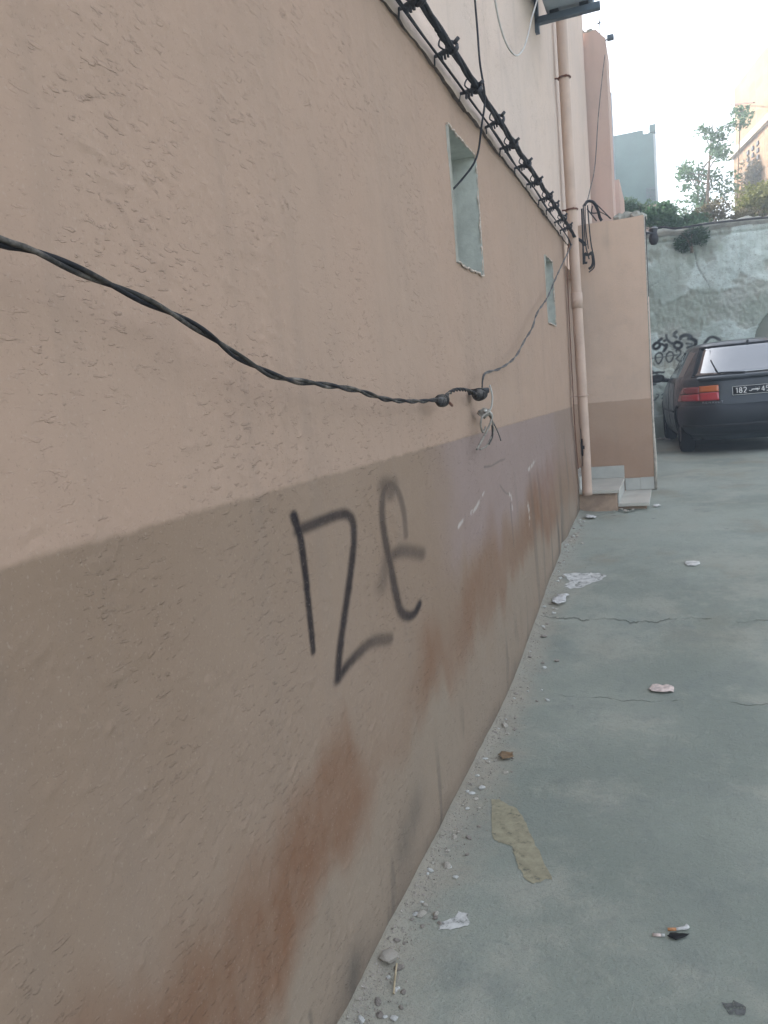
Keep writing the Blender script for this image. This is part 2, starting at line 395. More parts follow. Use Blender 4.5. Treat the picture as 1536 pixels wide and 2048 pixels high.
for cyy, czz, ry, rz in ((2.05, .16, .10, .10), (2.2, .22, .08, .07), (1.62, .10, .10, .07), (5.95, .55, .05, .35), (5.6, .45, .04, .2)):
    dirt += .45 * np.exp(-((A - cyy) / ry) ** 2 - ((B - czz) / rz) ** 2) * (.5 + 1.2 * fbm(A * 14, B * 5, 16))
mauve = .75 * sstep(A + nz(2, 17) * .9, 2.5, 3.3) * sstep(zw, .72, .95) * (1 - sstep(B, 1.335, 1.34)) * (1 - .6 * sstep(A, 5.4, 6.3))
spray = np.zeros_like(A); I = slice(*np.searchsorted(y, [1.4, 2.7])); a_, b_ = A[I], B[I]; m_ = np.zeros_like(a_)
stroke(a_, b_, m_, [(1.552, 1.272), (1.575, 1.215), (1.583, 1.129), (1.585, 1.044), (1.583, .945)], .0125, .0095, .97, .93, .45, 1.5)
stroke(a_, b_, m_, [(1.567, 1.236), (1.685, 1.236), (1.80, 1.234), (1.862, 1.222), (1.888, 1.190), (1.870, 1.130), (1.815, 1.035), (1.735, .912), (1.700, .834)], .014, .0125, .84, .95, .62, 1.7)
stroke(a_, b_, m_, [(1.700, .834), (1.76, .845), (1.86, .852), (1.96, .846), (2.09, .812)], .014, .017, .95, .55, .7, 1.7)
stroke(a_, b_, m_, [(2.312, 1.085), (2.308, 1.15), (2.285, 1.205), (2.245, 1.245), (2.195, 1.262), (2.14, 1.245), (2.112, 1.19), (2.113, 1.12), (2.14, 1.035), (2.17, .94), (2.20, .868), (2.262, .832), (2.33, .822), (2.385, .835)], .013, .015, .45, .97, .62, 1.9)
stroke(a_, b_, m_, [(2.21, 1.25), (2.15, 1.262), (2.19, 1.235)], .03, .022, .55, .5, .8, 1.9)
stroke(a_, b_, m_, [(2.13, 1.05), (2.235, 1.047), (2.34, 1.025), (2.46, .992)], .018, .021, .62, .52, .75, 2.)
stroke(a_, b_, m_, [(2.06, .985), (2.11, 1.03), (2.13, 1.055)], .026, .02, .35, .5, .9, 1.9)
spray[I] = m_
spray *= (.90 + .16 * fbm(A * 60, B * 60, 18)) * (1 - .5 * sstep(np.abs(H - ((fbm(A * .8, B * .8, 1) - .5) * .022 + (fbm(A * 4, B * 4, 2) - .5) * .007)), .0022, .004))
scr = np.zeros_like(A)
for pts, w, d in (([(3.46, 1.183), (3.62, 1.172), (3.80, 1.176), (3.95, 1.172)], .005, .7), ([(3.777, 1.06), (3.9, 1.005), (4.0, .985)], .005, .6), ([(4.015, .93), (4.02, .816), (4.024, .70)], .009, .55),
                  ([(1.38, .17), (1.385, .10)], .006, .5), ([(1.14, .62), (1.2, .66), (1.22, .60)], .0015, .3)):
    stroke(A, B, scr, pts, w, w * .8, d, d * .7, .6, 1.6)
dirt = np.maximum(dirt, scr)
chip = np.zeros_like(A)
for pts, w in (([(2.95, 1.0), (3.03, 1.012)], .009), ([(3.17, 1.02), (3.25, 1.028), (3.33, 1.05)], .011), ([(4.63, 1.045), (4.78, 1.06), (4.9, 1.085)], .012), ([(4.0, .985), (4.06, .965), (4.07, .89)], .010), ([(4.5, .86), (4.52, .80), (4.51, .73)], .010), ([(3.36, 1.06), (3.42, 1.075)], .006)):
    stroke(A, B, chip, pts, w, w * .7, 1, .8, .5, 1.8)
chip *= sstep(fbm(A * 38, B * 55, 19), .40, .52)
H -= chip * .0012
def in_win(a, b): return np.any([(a > w[0]) & (a < w[1]) & (b > w[2]) & (b < w[3]) for w in WIN], axis=0)
ca, cb = (A[:-1, :-1] + A[1:, 1:]) / 2, (B[:-1, :-1] + B[1:, 1:]) / 2
me = np_mesh('lower_wall', np.stack([H, A, B], -1).reshape(-1, 3), grid_faces(len(y), len(zz), ~in_win(ca, cb)),
             dict(damp_red=np.clip(red, 0, 1), damp_grey=np.clip(grey, 0, .8), dirt=np.clip(dirt, 0, .85), mauve=np.clip(mauve, 0, 1), spray=np.clip(spray, 0, 1), chip=chip))
tag(link('lower_wall', me, M['stucco'], house, True), 'rough salmon stucco with taupe base, brown damp stains and black sprayed letters')
for w in WIN:                                                  # the two blind window niches
    o = MB(); y0, y1, z0, z1 = w; d = -.34; x0 = .012
    for q in ([(x0, y1, z0), (x0, y1, z1), (d, y1, z1), (d, y1, z0)], [(x0, y0, z0), (d, y0, z0), (d, y0, z1), (x0, y0, z1)],
              [(x0, y0, z1), (d, y0, z1), (d, y1, z1), (x0, y1, z1)], [(x0, y0, z0), (x0, y1, z0), (d, y1, z0), (d, y0, z0)], [(d, y0, z0), (d, y1, z0), (d, y1, z1), (d, y0, z1)]):
        o.add(q, [(0, 1, 2, 3)])
    nic = o.build('window_niche', M['reveal'], house); ed = MB()      # then the chipped plaster arris round the opening
    for p0, p1 in (((y1, z0), (y1, z1)), ((y0, z0), (y1, z0)), ((y0, z1), (y1, z1))):
        k = 26; pts = [(.008 + random.uniform(-.002, .003), p0[0] + (p1[0] - p0[0]) * t / k + random.uniform(-.005, .005), p0[1] + (p1[1] - p0[1]) * t / k + random.uniform(-.005, .005)) for t in range(k + 1)]
        ed.tube(pts, [random.uniform(.002, .006) for _ in pts], 5)
    ed.build('chipped_edge', M['edge'], nic)

# upper storey: a second coat of render that oversails the lower wall by 25 mm
uy = np.concatenate([np.arange(-2.5, 1.8, .3), np.arange(1.8, 8, .03), np.arange(8, 9.91, .05)]); uz = np.concatenate([np.arange(0, .3, .012), np.arange(.3, 3.4, .05), np.arange(3.4, 3.7, .1)])
A, B = np.meshgrid(uy, uz, indexing='ij'); rag = 2.752 + (fbm(A * 5, A * 0, 2) - .5) * .024 + (fbm(A * 23, A * 0, 7) - .5) * .02
Z = np.where(B < .3, rag + (2.752 + .3 - rag) * B / .3, 2.752 + B)
X = .020 + (fbm(A * .8, B * .8, 1) - .5) * .018 + (fbm(A * 5, B * 5, 3) - .5) * .006 - .006 * (1 - sstep(B, 0, .02)) - .005 * sstep(B, .09, .13)
me = np_mesh('upper_wall', np.stack([X, A, Z], -1).reshape(-1, 3), grid_faces(len(uy), len(uz)))
link('upper_wall', me, M['stucco_up'], house, True)
o = MB(); k = len(uy)
vs_ = [(X[i, 0], uy[i], Z[i, 0]) for i in range(k)] + [(-.03, uy[i], Z[i, 0] + .004) for i in range(k)]
o.add(vs_, [(i, i + 1, k + i + 1, k + i) for i in range(k - 1)]); o.build('render_edge', simple('shade_dark_render_edge', (.16, .135, .12), .95, .1, 0, .3, 20, .003, 50), house)  # underside coloured dark to stand in for shade below the overhang
link('end_wall', MB().add([(.018, 9.9, .2), (-6, 9.9, .2), (-6, 9.9, 6.25), (.018, 9.9, 6.25)], [(0, 1, 2, 3)]).mesh('end_wall'), M['stucco_next'], house)
MB().box((-6, -2.5, 6.25), (.06, 9.935, 6.40)).build('roof', M['reveal'], house)
# doorway behind the downpipe, and wall over it
o = MB(); o.box((-.30, 7.052, .62), (-.26, 7.998, 2.55)); o.build('door', M['door'], house)
o = MB(); o.box((-.30, 7.04, 2.55), (.0, 9.88, 2.80)); o.box((-.30, 7.0, -.1), (-.004, 7.048, 2.549)); o.box((-.45, 7.0, -.1), (-.31, 8.02, 2.55)); o.box((-.30, 8.02, .2), (-.003, 9.88, 2.549)); o.build('door_surround', M['stucco_far'], house)
o = MB(); o.box((-.28, 7.06, .2), (-.002, 7.995, .705)); o.build('threshold', M['marble'], house)

# projecting block with its own painted base
bx = np.concatenate([np.arange(-.30, .632, .02), [.632]]); bz = np.arange(.2, 3.08, .02)
A, B = np.meshgrid(bx, bz, indexing='ij'); Y = 8.0 - (fbm(A * 2, B * 2, 4) - .5) * .02 - (fbm(A * 8, B * 8, 6) - .5) * .004
zt = 3.04 + (fbm(A * 6, A * 0 + 1, 3) - .5) * .02
Zb = np.where(B > 2.9, 2.9 + (B - 2.9) * (zt - 2.9) / .16, B)
da = dict(damp_red=.30 * (1 - sstep(B + (fbm(A * 3, B * 3, 8) - .5) * .5, .7, 1.3)), damp_grey=np.zeros_like(A), mauve=np.zeros_like(A), spray=np.zeros_like(A), chip=np.zeros_like(A),
          dirt=np.clip(.5 * sstep(fbm(A * 8, B * .9, 5), .5, .75) * np.exp(-((A - .26) / .10) ** 2) * sstep(B, 1.6, 2.4), 0, .5))
me = np_mesh('block_front', np.stack([A, Y, Zb], -1).reshape(-1, 3), grid_faces(len(bx), len(bz)), da)
block = tag(empty('entrance_block', (0, 0, 0)), 'tall salmon pier projecting beside the marble steps with a darker base', 'wall')
link('block_front', me, M['stucco_far'], block, True)
o = MB(); o.add([(.632, 8.0, .2), (.632, 8.95, .2), (.632, 8.95, 3.05), (.632, 8.0, 3.035), (-.3, 8.95, .2), (-.3, 8.95, 3.05), (-.3, 8.0, 3.035)], [(0, 1, 2, 3), (1, 4, 5, 2), (3, 2, 5, 6)])
ob = link('block_side', o.mesh('block_side'), M['stucco_next'], block)
o = MB(); o.tube([(.640, 8.006, .45), (.646, 8.004, .75), (.636, 8.006, 1.3), (.638, 8.003, 2.0), (.636, 8.004, 3.03)], [.014, .017, .009, .007, .006], 6); o.build('corner_bead', M['plaster_chip'], block, True)
o = MB(); o.box((.634, 8.02, 2.30), (.650, 8.06, 3.03)); o.build('iron_strip', M['iron'], block)

# downpipe with clamps, the bottom split open
o = MB(); k = 20; zs_ = sorted(set([.56, .60] + list(np.arange(.70, 1.25, .03)) + [1.5, 2, 2.5, 2.7, 3, 3.5, 4, 4.5, 5, 6, 6.24])); r_ = .043
P0 = lambda z: (.088 + .004 * math.sin(z * 1.3), 6.975 + .006 * math.sin(z * .9))
vs_ = []
for z in zs_:
    cx, cy = P0(z)
    for j in range(k): a = 2 * math.pi * j / k; vs_.append((cx + r_ * math.cos(a), cy + r_ * math.sin(a), z))
fs_ = []
for i in range(len(zs_) - 1):
    zc = (zs_[i] + zs_[i + 1]) / 2
    for j in range(k):
        a = math.degrees(2 * math.pi * (j + .5) / k); half = 10 + 26 * math.exp(-((zc - .98) / .06) ** 2) if .82 < zc < 1.16 else 0
        if half and abs((a - 228 + 180) % 360 - 180) < half: continue
        fs_.append((i * k + j, i * k + (j + 1) % k, (i + 1) * k + (j + 1) % k, (i + 1) * k + j))
o.add(vs_, fs_)
pipe = tag(o.build('downpipe', M['pipe'], house, True), 'salmon painted downpipe split open near its foot')
mo = pipe.modifiers.new('thick', 'SOLIDIFY'); mo.thickness = .004
o = MB(); o.tube([(*P0(.6), .57), (*P0(.9), .9), (*P0(1.3), 1.3)], .034, 12); o.build('split_shade_tube', M['iron'], pipe)  # dark tube added inside so the split looks shaded
for z in (1.43, 2.98, 4.02):
    o = MB(); cx, cy = P0(z)
    o.tube([(cx + (r_ + .006) * math.cos(a), cy + (r_ + .006) * math.sin(a), z) for a in np.linspace(0, 2 * math.pi, 25)], .007, 6)
    o.tube([(cx - r_, cy - .02, z), (-.02, cy - .03, z)], .007, 6); o.tube([(cx + r_ * .4, cy - r_ * .9, z), (cx + r_ * .5, cy - r_ * 1.3, z)], .009, 6)
    o.build('pipe_clamp', M['rust'] if z > 2 else M['pipe'], pipe)
o = MB(); o.tube([(*P0(2.2), 2.17), (*P0(2.2), 2.30)], .048, 20); o.build('pipe_collar', M['pipe'], pipe, True)

# marble steps up to the doorway
steps = tag(empty('marble_steps', (.3, 7.5, .4)), 'two worn marble doorsteps against the salmon pier', 'steps')
def part(name, lo, hi, mat, parent, bev=.004, jit=.0):
    L = parent.location
    return MB().box([a - b for a, b in zip(lo, L)], [a - b for a, b in zip(hi, L)], jit).build(name, mat, parent, bevel=bev)
part('step_body', (.0, 7.10, .30), (.335, 7.985, .555), M['riser'], steps, .012)
part('step_body', (.30, 7.16, .30), (.575, 7.985, .425), M['riser'], steps, .01)
part('tread', (.005, 7.055, .556), (.355, 7.988, .586), M['marble'], steps)
part('tread', (.337, 7.10, .426), (.60, 7.988, .456), M['marble'], steps)
part('riser_slab', (.3355, 7.105, .457), (.349, 7.984, .555), M['tile'], steps, .002)
part('skirting_tile', (.03, 7.976, .588), (.352, 7.992, .705), M['tile'], steps, .002)
part('skirting_tile', (.358, 7.976, .458), (.50, 7.992, .575), M['tile'], steps, .002)
part('skirting_tile', (.502, 7.978, .458), (.628, 7.992, .578), M['tile'], steps, .002)
part('riser_slab', (.004, 7.07, .588), (.022, 7.974, .705), M['tile'], steps, .002)

# ---------------------------------------------------------------- the next house along the alley
nh = tag(empty('pink_house'), 'tall pale pink house beyond the downpipe with an uneven roof edge', 'house')
px_v = np.concatenate([np.arange(-.30, .255, .02), [.258]]); pz_v = np.concatenate([np.arange(2.2, 5.3, .06), np.arange(5.3, 5.56, .02)])
A, B = np.meshgrid(px_v, pz_v, indexing='ij'); topp = 5.52 - .10 * sstep(A, .15, .26) - .04 * sstep(A, .0, -.06) + (fbm(A * 14, A * 0, 3) - .5) * .05
Zb = np.where(B > 5.2, 5.2 + (B - 5.2) * (topp - 5.2) / .34, B)
link('front_wall', np_mesh('front_wall', np.stack([A, 9.94 - (fbm(A * 3, B * 3, 2) - .5) * .02, Zb], -1).reshape(-1, 3), grid_faces(len(px_v), len(pz_v))), M['stucco_next'], nh, True)
o = MB(); o.add([(.258, 9.94, .2), (.258, 10.5, .2), (.258, 10.5, 5.38), (.258, 9.94, 5.42), (-.35, 10.5, .2), (-.35, 10.5, 5.45), (-.35, 9.96, 5.45)], [(0, 1, 2, 3), (1, 4, 5, 2), (3, 2, 5, 6)]); o.build('side_wall', M['stucco_next'], nh)
MB().box((-5, 10.5, .2), (-.36, 18, 5.0)).build('added_sun_block', M['stucco_next'], nh)  # unseen range added to keep the sun off the alley end
MB().box((-.36, 12.8, .2), (.20, 14.28, 4.53), .008).build('low_range', M['stucco_next'], nh)
o = MB(); o.box((.115, 12.9, 4.53), (.15, 12.93, 5.80)); o.box((.06, 12.9, 5.78), (.15, 12.93, 5.815)); o.build('rail_post', M['ac'], nh)
o = MB(); o.tube([(.20, 9.98, 5.40), (.20, 9.98, 5.70)], .005, 6); o.tube([(.175, 9.98, 5.60), (.215, 9.98, 5.615)], .008, 6); o.build('roof_rod', M['iron'], nh)
o = MB(); o.tube([(-.02 + .03 * k, 9.97, 5.53 + .012 * math.sin(k * 2.1)) for k in range(7)], [.02, .03, .022, .034, .03, .022, .015], 7); o.build('ridge_mortar', M['coping'], nh)
fl = tag(empty('floodlight', (.265, 9.98, 5.42)), 'small dark floodlight on the roof corner of the pink house', 'lamp')
MB().box((.01, -.035, -.022), (.085, .035, .03)).build('lamp_head', M['acdark'], fl, bevel=.01)
MB().tube([(-.03, 0, -.03), (.0, 0, -.01), (.04, 0, 0)], .008, 6).build('bracket', M['iron'], fl)

# ---------------------------------------------------------------- old wall that closes the alley
X0, X1, YW = -.02, 4.2, 14.3
wx = np.concatenate([np.arange(X0, 2.9, .014), np.arange(2.9, X1, .06)]); wz = np.concatenate([np.arange(.3, .9, .03), np.arange(.9, 2.35, .012), np.arange(2.35, 4.02, .022)])
A, B = np.meshgrid(wx, wz, indexing='ij')
topw = 3.98 - .02 * A + (fbm(A * 2.2, A * 0, 5) - .5) * .12
Zb = np.where(B > 3.7, 3.7 + (B - 3.7) * (topw - 3.7) / .30, B)
rel = (fbm(A * 1.2, B * 1.2, 2) - .5) * .14 + (fbm(A * 4.5, B * 4.5, 7) - .5) * .05 + (fbm(A * 15, B * 15, 9) - .5) * .016
lost = sstep(fbm(A * 1.7, B * 1.7, 12, 5), .50, .56)
rel -= lost * .022 * (1 + 2 * (fbm(A * 22, B * 22, 3) - .5))
rel -= .05 * np.exp(-((B - 3.80 + .02 * A) / .02) ** 2)                               # groove below the coping
cr_pts = [(1.27, 3.55), (1.29, 3.35), (1.36, 3.18), (1.47, 2.98), (1.46, 2.80), (1.52, 2.6)]
crk = np.zeros_like(A); stroke(A, B, crk, cr_pts, .008, .005, .8, .4, .6)
crk2 = np.zeros_like(A); stroke(A, B, crk2, [(.50, 3.05), (.75, 3.18), (1.05, 3.36)], .008, .006, .5, .3, .6)
crk = np.maximum(crk, crk2) * sstep(fbm(A * 9, B * 9, 8), .34, .52); rel -= crk * .03
ar_c, ar_r = (2.78, 1.93), .655
inside = ((A - ar_c[0]) ** 2 + (B - ar_c[1]) ** 2 < ar_r ** 2) & (B > ar_c[1]) | ((np.abs(A - ar_c[0]) < ar_r) & (B <= ar_c[1]))
rel = np.where(inside, -.40 + rel * .5, rel)
g = np.zeros_like(A); thick = np.zeros_like(A)
def sk(pts): return [(.446 + .00825 * u - .00028 * v, 2.537 - .000906 * u - .00865 * v) for u, v in pts]   # lettering sketch to wall metres
for pts, w, d in (
    ([(20, 45), (16, 50), (18, 55), (25, 54), (29, 48), (26, 43), (20, 45)], .020, .95), ([(27, 40), (32, 36)], .020, .9), ([(33, 46), (38, 49), (42, 47), (40, 55), (36, 60)], .018, .9),
    ([(37, 40), (42, 37), (41, 29)], .016, .8), ([(43, 38), (50, 44), (57, 45)], .018, .85), ([(57, 26), (60, 23)], .022, .75), ([(56, 30), (61, 33)], .018, .75),
    ([(59, 43), (56, 48), (59, 53), (66, 54), (71, 49), (69, 44), (61, 42)], .020, .95), ([(68, 36), (71, 31), (80, 29), (87, 31), (90, 36), (84, 36)], .024, .85), ([(90, 36), (97, 41), (96, 50), (93, 55), (95, 67)], .024, .95),
    ([(80, 45), (90, 46)], .014, .7), ([(81, 53), (92, 49)], .016, .8), ([(98, 53), (106, 58)], .009, .6),
    ([(111, 59), (111, 52), (116, 42), (124, 34), (131, 33), (138, 36), (142, 39)], .020, .85), ([(145, 42), (139, 54)], .012, .7),
    ([(7, 62), (11, 67), (11, 74), (8, 79)], .011, .8), ([(27, 63), (21, 67), (20, 75), (25, 84), (31, 79), (34, 70), (31, 64), (26, 63)], .011, .85), ([(47, 61), (42, 66), (41, 75), (46, 81), (52, 77), (55, 68), (52, 62), (46, 61)], .011, .85),
    ([(61, 62), (60, 58), (64, 57), (68, 60), (67, 67), (61, 73), (60, 75), (70, 81)], .010, .8), ([(8, 75), (35, 71), (70, 65)], .009, .6),
    ([(9, 97), (20, 103), (40, 114), (52, 120)], .013, .85), ([(11, 104), (25, 101), (36, 101)], .014, .85), ([(53, 119), (66, 107), (64, 98), (70, 92), (78, 84)], .012, .75), ([(11, 125), (19, 124)], .018, .8), ([(12, 122), (30, 120)], .006, .5),
    ([(22, 144), (26, 146), (19, 155), (14, 156)], .010, .7), ([(19, 155), (20, 150)], .009, .6), ([(32, 145), (36, 143), (37, 148), (33, 152), (37, 151)], .010, .75), ([(75, 86), (77, 90)], .022, .7)):
    stroke(A, B, g, sk(pts), w * 1.25, w * 1.25, min(1, d * 1.1), min(1, d * 1.1), .45)
moss = sstep(fbm(A * 1.5, B * 1.5, 4, 5), .46, .64) * .62 + .5 * sstep(fbm(A * 9, B * .9, 6), .55, .75) * sstep(B, 2.8, 3.9)
pale = sstep(fbm(A * 1.1 + 3, B * 1.1, 10, 5), .50, .60)
warm = sstep(fbm(A * .8, B * .8 + 5, 14), .46, .62) * (1 - sstep(B, 1.5, 2.1)) + .4 * sstep(A, 1.9, 2.5) * sstep(B, 2.4, 2.9)
base_d = (1 - sstep(B + (fbm(A * 5, B * 5, 1) - .5) * .5, .6, 1.15)) * .75
n = NT('eroded_lime_plaster', .95, .12)
nb = n.noise(6, 5, .65)
c = n.mix(n.ss(nb, .3, .7), (.50, .575, .54), (.62, .70, .66))  # plaster tone raised in place of far-end skylight and veil glare
c = n.mix(n.math('MULTIPLY', n.attr('pale'), n.math('ADD', .45, n.math('MULTIPLY', nb, .5))), c, (.74, .82, .78))
c = n.mix(n.math('MULTIPLY', n.attr('lost'), .75), c, (.36, .37, .32))
c = n.mix(n.math('MULTIPLY', n.attr('warm'), .45), c, (.64, .63, .48))
c = n.mix(n.attr('moss'), c, (.30, .35, .29))
c = n.mix(n.math('MULTIPLY', n.ss(n.noise(16, 5, .72), .52, .68), .6), c, (.33, .36, .32))
c = n.mix(n.ss(n.noise(38, 4, .7), .58, .70), c, (.24, .26, .23))
c = n.mix(n.attr('crack'), c, (.06, .06, .055))
c = n.mix(n.attr('spray'), c, (.03, .032, .036))
old = tag(empty('old_wall'), 'high old grey plastered wall with scrawled graffiti and a blind arch closing the alley', 'wall')
me = np_mesh('plaster_face', np.stack([A, YW - rel, Zb], -1).reshape(-1, 3), grid_faces(len(wx), len(wz)),
             dict(pale=pale, lost=lost, warm=np.clip(warm, 0, 1), moss=np.clip(moss + base_d, 0, .8), crack=crk * .8, spray=np.clip(g, 0, 1)))
M['oldwall'] = n.done(c, n.bump(n.math('ADD', n.noise(45, 4, .65), n.math('MULTIPLY', n.noise(11, 4, .6), 2)), .9, .01))
link('plaster_face', me, M['oldwall'], old, True)
o = MB(); cy = np.arange(X0, X1 + .01, .07); k = len(cy)
vs_ = []
for i, x in enumerate(cy):
    t = 3.98 - .02 * x + float(fbm(np.array([x * 2.2]), np.array([0.]), 5)[0] - .5) * .12
    vs_ += [(x, YW - .03, t - .10), (x, YW - .07 + random.uniform(-.01, .01), t - .05), (x, YW - .05, t + random.uniform(0, .03)), (x, YW + .30, t + .02), (x, YW + .30, t - .6)]
o.add(vs_, [(i * 5 + j, (i + 1) * 5 + j, (i + 1) * 5 + j + 1, i * 5 + j + 1) for i in range(k - 1) for j in range(4)]); o.build('coping', M['coping'], old, True)

# ---------------------------------------------------------------- buildings beyond the wall
gb = tag(empty('green_house', (0, 22, 0)), 'square blue green house with a red brick base rising beyond the old wall', 'house')
M['greenwall'] = simple('blue_green_render', (.10, .165, .17), .9, .2, 0, .08, 3, .004, 30)
M['redbrick'] = None
def brick_mat(name, c1, c2, mort, scale, rot=(0, 0, 0), sz=(.5, .25)):
    n = NT(name, .93, .15)
    v = n.mp((1, 1, 1), rot)
    br = n.t.nodes.new('ShaderNodeTexBrick'); n.put(br.inputs['Vector'], v)
    for k_, x in (('Color1', c1), ('Color2', c2), ('Mortar', mort)): n.put(br.inputs[k_], x)
    br.inputs['Scale'].default_value = scale; br.inputs['Mortar Size'].default_value = .018; br.inputs['Brick Width'].default_value = sz[0]; br.inputs['Row Height'].default_value = sz[1]
    c = n.mix(n.math('MULTIPLY', n.ss(n.noise(2.5, 5, .65), .45, .7), .45), br.outputs['Color'], mort)
    c = n.mix(n.math('MULTIPLY', n.ss(n.noise(9, 4, .7), .55, .75), .5), c, (.22, .15, .10))
    h = n.math('ADD', n.math('MULTIPLY', br.outputs['Fac'], -1.0), n.noise(14, 4, .6))
    return n.done(c, n.bump(h, .9, .02))
M['redbrick'] = brick_mat('red_brick_base', (.30, .19, .16), (.36, .24, .20), (.36, .32, .29), 1.0, (R(90), 0, 0))
o = MB(); o.box((-2.5, 0, 5.95), (.645, 5, 7.70)); o.box((-2.5, .0, 7.70), (.40, 5, 7.80)); o.build('wall', M['greenwall'], gb)
MB().box((.642, -.02, 5.95), (.70, .3, 7.66)).build('corner_strip', M['ac'], gb)
MB().box((-2.5, -.03, 3.8), (.66, 5, 5.949)).build('brick_base', M['redbrick'], gb)
MB().box((.55, -.06, 7.70), (.70, .2, 7.88), .01).build('chimney_stub', M['greenwall'], gb)
for i in range(3):
    for j in range(4):
        x = .42 + .075 * i; z = 6.05 + .09 * j
        MB().box((x, -.035, z), (x + .05, -.001, z + .06)).build('vent_block', M['acdark'], gb)

bb = tag(empty('brick_building'), 'tall sunlit unplastered brick building with a ledge at the right edge', 'building')
M['brick'] = brick_mat('hollow_brick', (.27, .16, .095), (.36, .225, .14), (.24, .185, .135), 1.9, (R(90), 0, R(90)), (.33, .22))
d_ = Vector((.20, -.98, 0)).normalized(); nrm = Vector((d_.y, -d_.x, 0))      # nrm points at the alley
def on(s, z, off=0.): p = Vector((2.62, 24, 0)) + d_ * s + nrm * off; return (p.x, p.y, z)
if nrm.x > 0: nrm = -nrm
def slab(name, s0, s1, z0, z1, f, bk, mat, par=bb, jit=0.):
    vs_ = [on(s0, z0, f), on(s1, z0, f), on(s1, z1, f), on(s0, z1, f), on(s0, z0, bk), on(s1, z0, bk), on(s1, z1, bk), on(s0, z1, bk)]
    return MB().add(vs_, [(0, 1, 2, 3), (5, 4, 7, 6), (4, 0, 3, 7), (1, 5, 6, 2), (3, 2, 6, 7), (4, 5, 1, 0)]).build(name, mat, par)
slab('wall', 0, 9, 3.5, 7.25, 0, -5, M['brick']); slab('wall', .15, 9, 7.25, 8.9, -.02, -5, M['brick'])
slab('ledge', -.12, 9, 7.2, 7.34, .10, -.3, M['plaster_chip'])
for i in range(3):
    for j in range(4):
        s_ = 1.2 + .38 * i; z = 6.45 + .16 * j
        slab('vent_block', s_, s_ + .15, z, z + .09, .03, -.05, M['iron'])
o = MB(); a = Vector(on(.1, 8.55, .05)); b = Vector(on(2.6, 7.75, .25)); o.tube([a, b], .02, 6); o.tube([a, a + Vector((-.02, 0, -.3))], .012, 6); o.build('iron_bar', M['rust'], bb)

# ---------------------------------------------------------------- plants on and behind the wall
def leaves(mb, cen, rad, n, size, shell=.35, seed=0, droop=0.):
    g = np.random.default_rng(seed); c_ = 0
    while c_ < n:
        p = g.normal(size=3); p /= np.linalg.norm(p) + 1e-9; r_ = (shell + (1 - shell) * g.random()) ** .6
        p = p * r_
        if vnoise(np.array([p[0] * 2.3 + seed]), np.array([p[2] * 2.3 + p[1] * 1.7]), seed)[0] < .36: continue
        q = np.array(cen) + p * np.array(rad); L = size * g.uniform(.6, 1.4)
        t = g.normal(size=3); t[2] = abs(t[2]) * .8 - droop; t /= np.linalg.norm(t); s_ = np.cross(t, g.normal(size=3)); s_ /= np.linalg.norm(s_) + 1e-9
        mb.add([q, q + t * L * .5 + s_ * L * .22, q + t * L, q + t * L * .5 - s_ * L * .22], [(0, 1, 2, 3)]); c_ += 1
def bush(name, label, cen, rad, n, size, mat, group='bushes along the top of the old wall', seed=1, droop=0., cat='bush'):
    t = tag(empty(name, cen), label, cat, group)
    mb = MB(); 
    for k in range(5):
        g = random.Random(seed * 9 + k); c0 = [g.uniform(-.55, .55) * rad[0], g.uniform(-.5, .5) * rad[1], g.uniform(-.3, .45) * rad[2]]
        leaves(mb, c0, [q * g.uniform(.45, .75) for q in rad], n // 5, size, .25, seed * 7 + k, droop)
    mb.build('foliage', mat, t)
    st_ = MB()
    for k in range(5):
        g = random.Random(seed * 5 + k); e = (g.uniform(-.7, .7) * rad[0], g.uniform(-.6, .6) * rad[1], g.uniform(.2, .8) * rad[2] * (1 if droop < .5 else -1))
        st_.tube(spline([(g.uniform(-.1, .1) * rad[0], 0, -rad[2] * .9 * (1 if droop < .5 else -.6)), (e[0] * .4, e[1] * .4, 0), e], 4), [.012, .010, .009, .008, .007, .006, .005, .004, .003][:9], 5)
    st_.build('stem', M['bark'], t)
    return t
bush('leafy_bush', 'dense blue green bush nearest the salmon pier', (.80, 14.75, 4.20), (.38, .35, .32), 2600, .075, M['leaf'], seed=1)
bush('leafy_bush', 'low green bush spilling forward over the wall top', (1.15, 14.55, 4.02), (.33, .25, .20), 2000, .065, M['leaf'], seed=2)
bush('leafy_bush', 'pale dry twiggy bush below the thin tree', (1.62, 14.8, 4.15), (.38, .3, .27), 1100, .06, M['leaf_dryb'], seed=3)
bush('leafy_bush', 'yellowing bush at the foot of the brick building', (2.35, 15.0, 4.28), (.50, .35, .34), 2600, .07, M['leaf_yel'], seed=4)
bush('leafy_bush', 'small dull bush between the dry bush and the yellowing bush', (1.98, 14.7, 4.02), (.28, .25, .18), 900, .055, M['leaf_dryb'], seed=5)
bush('hanging_plant', 'dark green tuft growing out of the wall face below the coping', (1.22, 14.22, 3.74), (.24, .13, .24), 1300, .055, M['leaf_dk'], 'plants rooted in the wall', 6, .3, 'plant')
bush('leafy_bush', 'dark scrub behind the pier below the green house', (.35, 15.6, 4.55), (.42, .4, .34), 1500, .075, M['leaf_dk'], seed=8)
bush('climbing_plant', 'straggly creeper clinging to the sunlit brick building', (2.93, 21.9, 6.2), (.30, .30, .75), 900, .10, M['leaf_dryb'], 'plants on the brick building', 9, 0, 'plant')

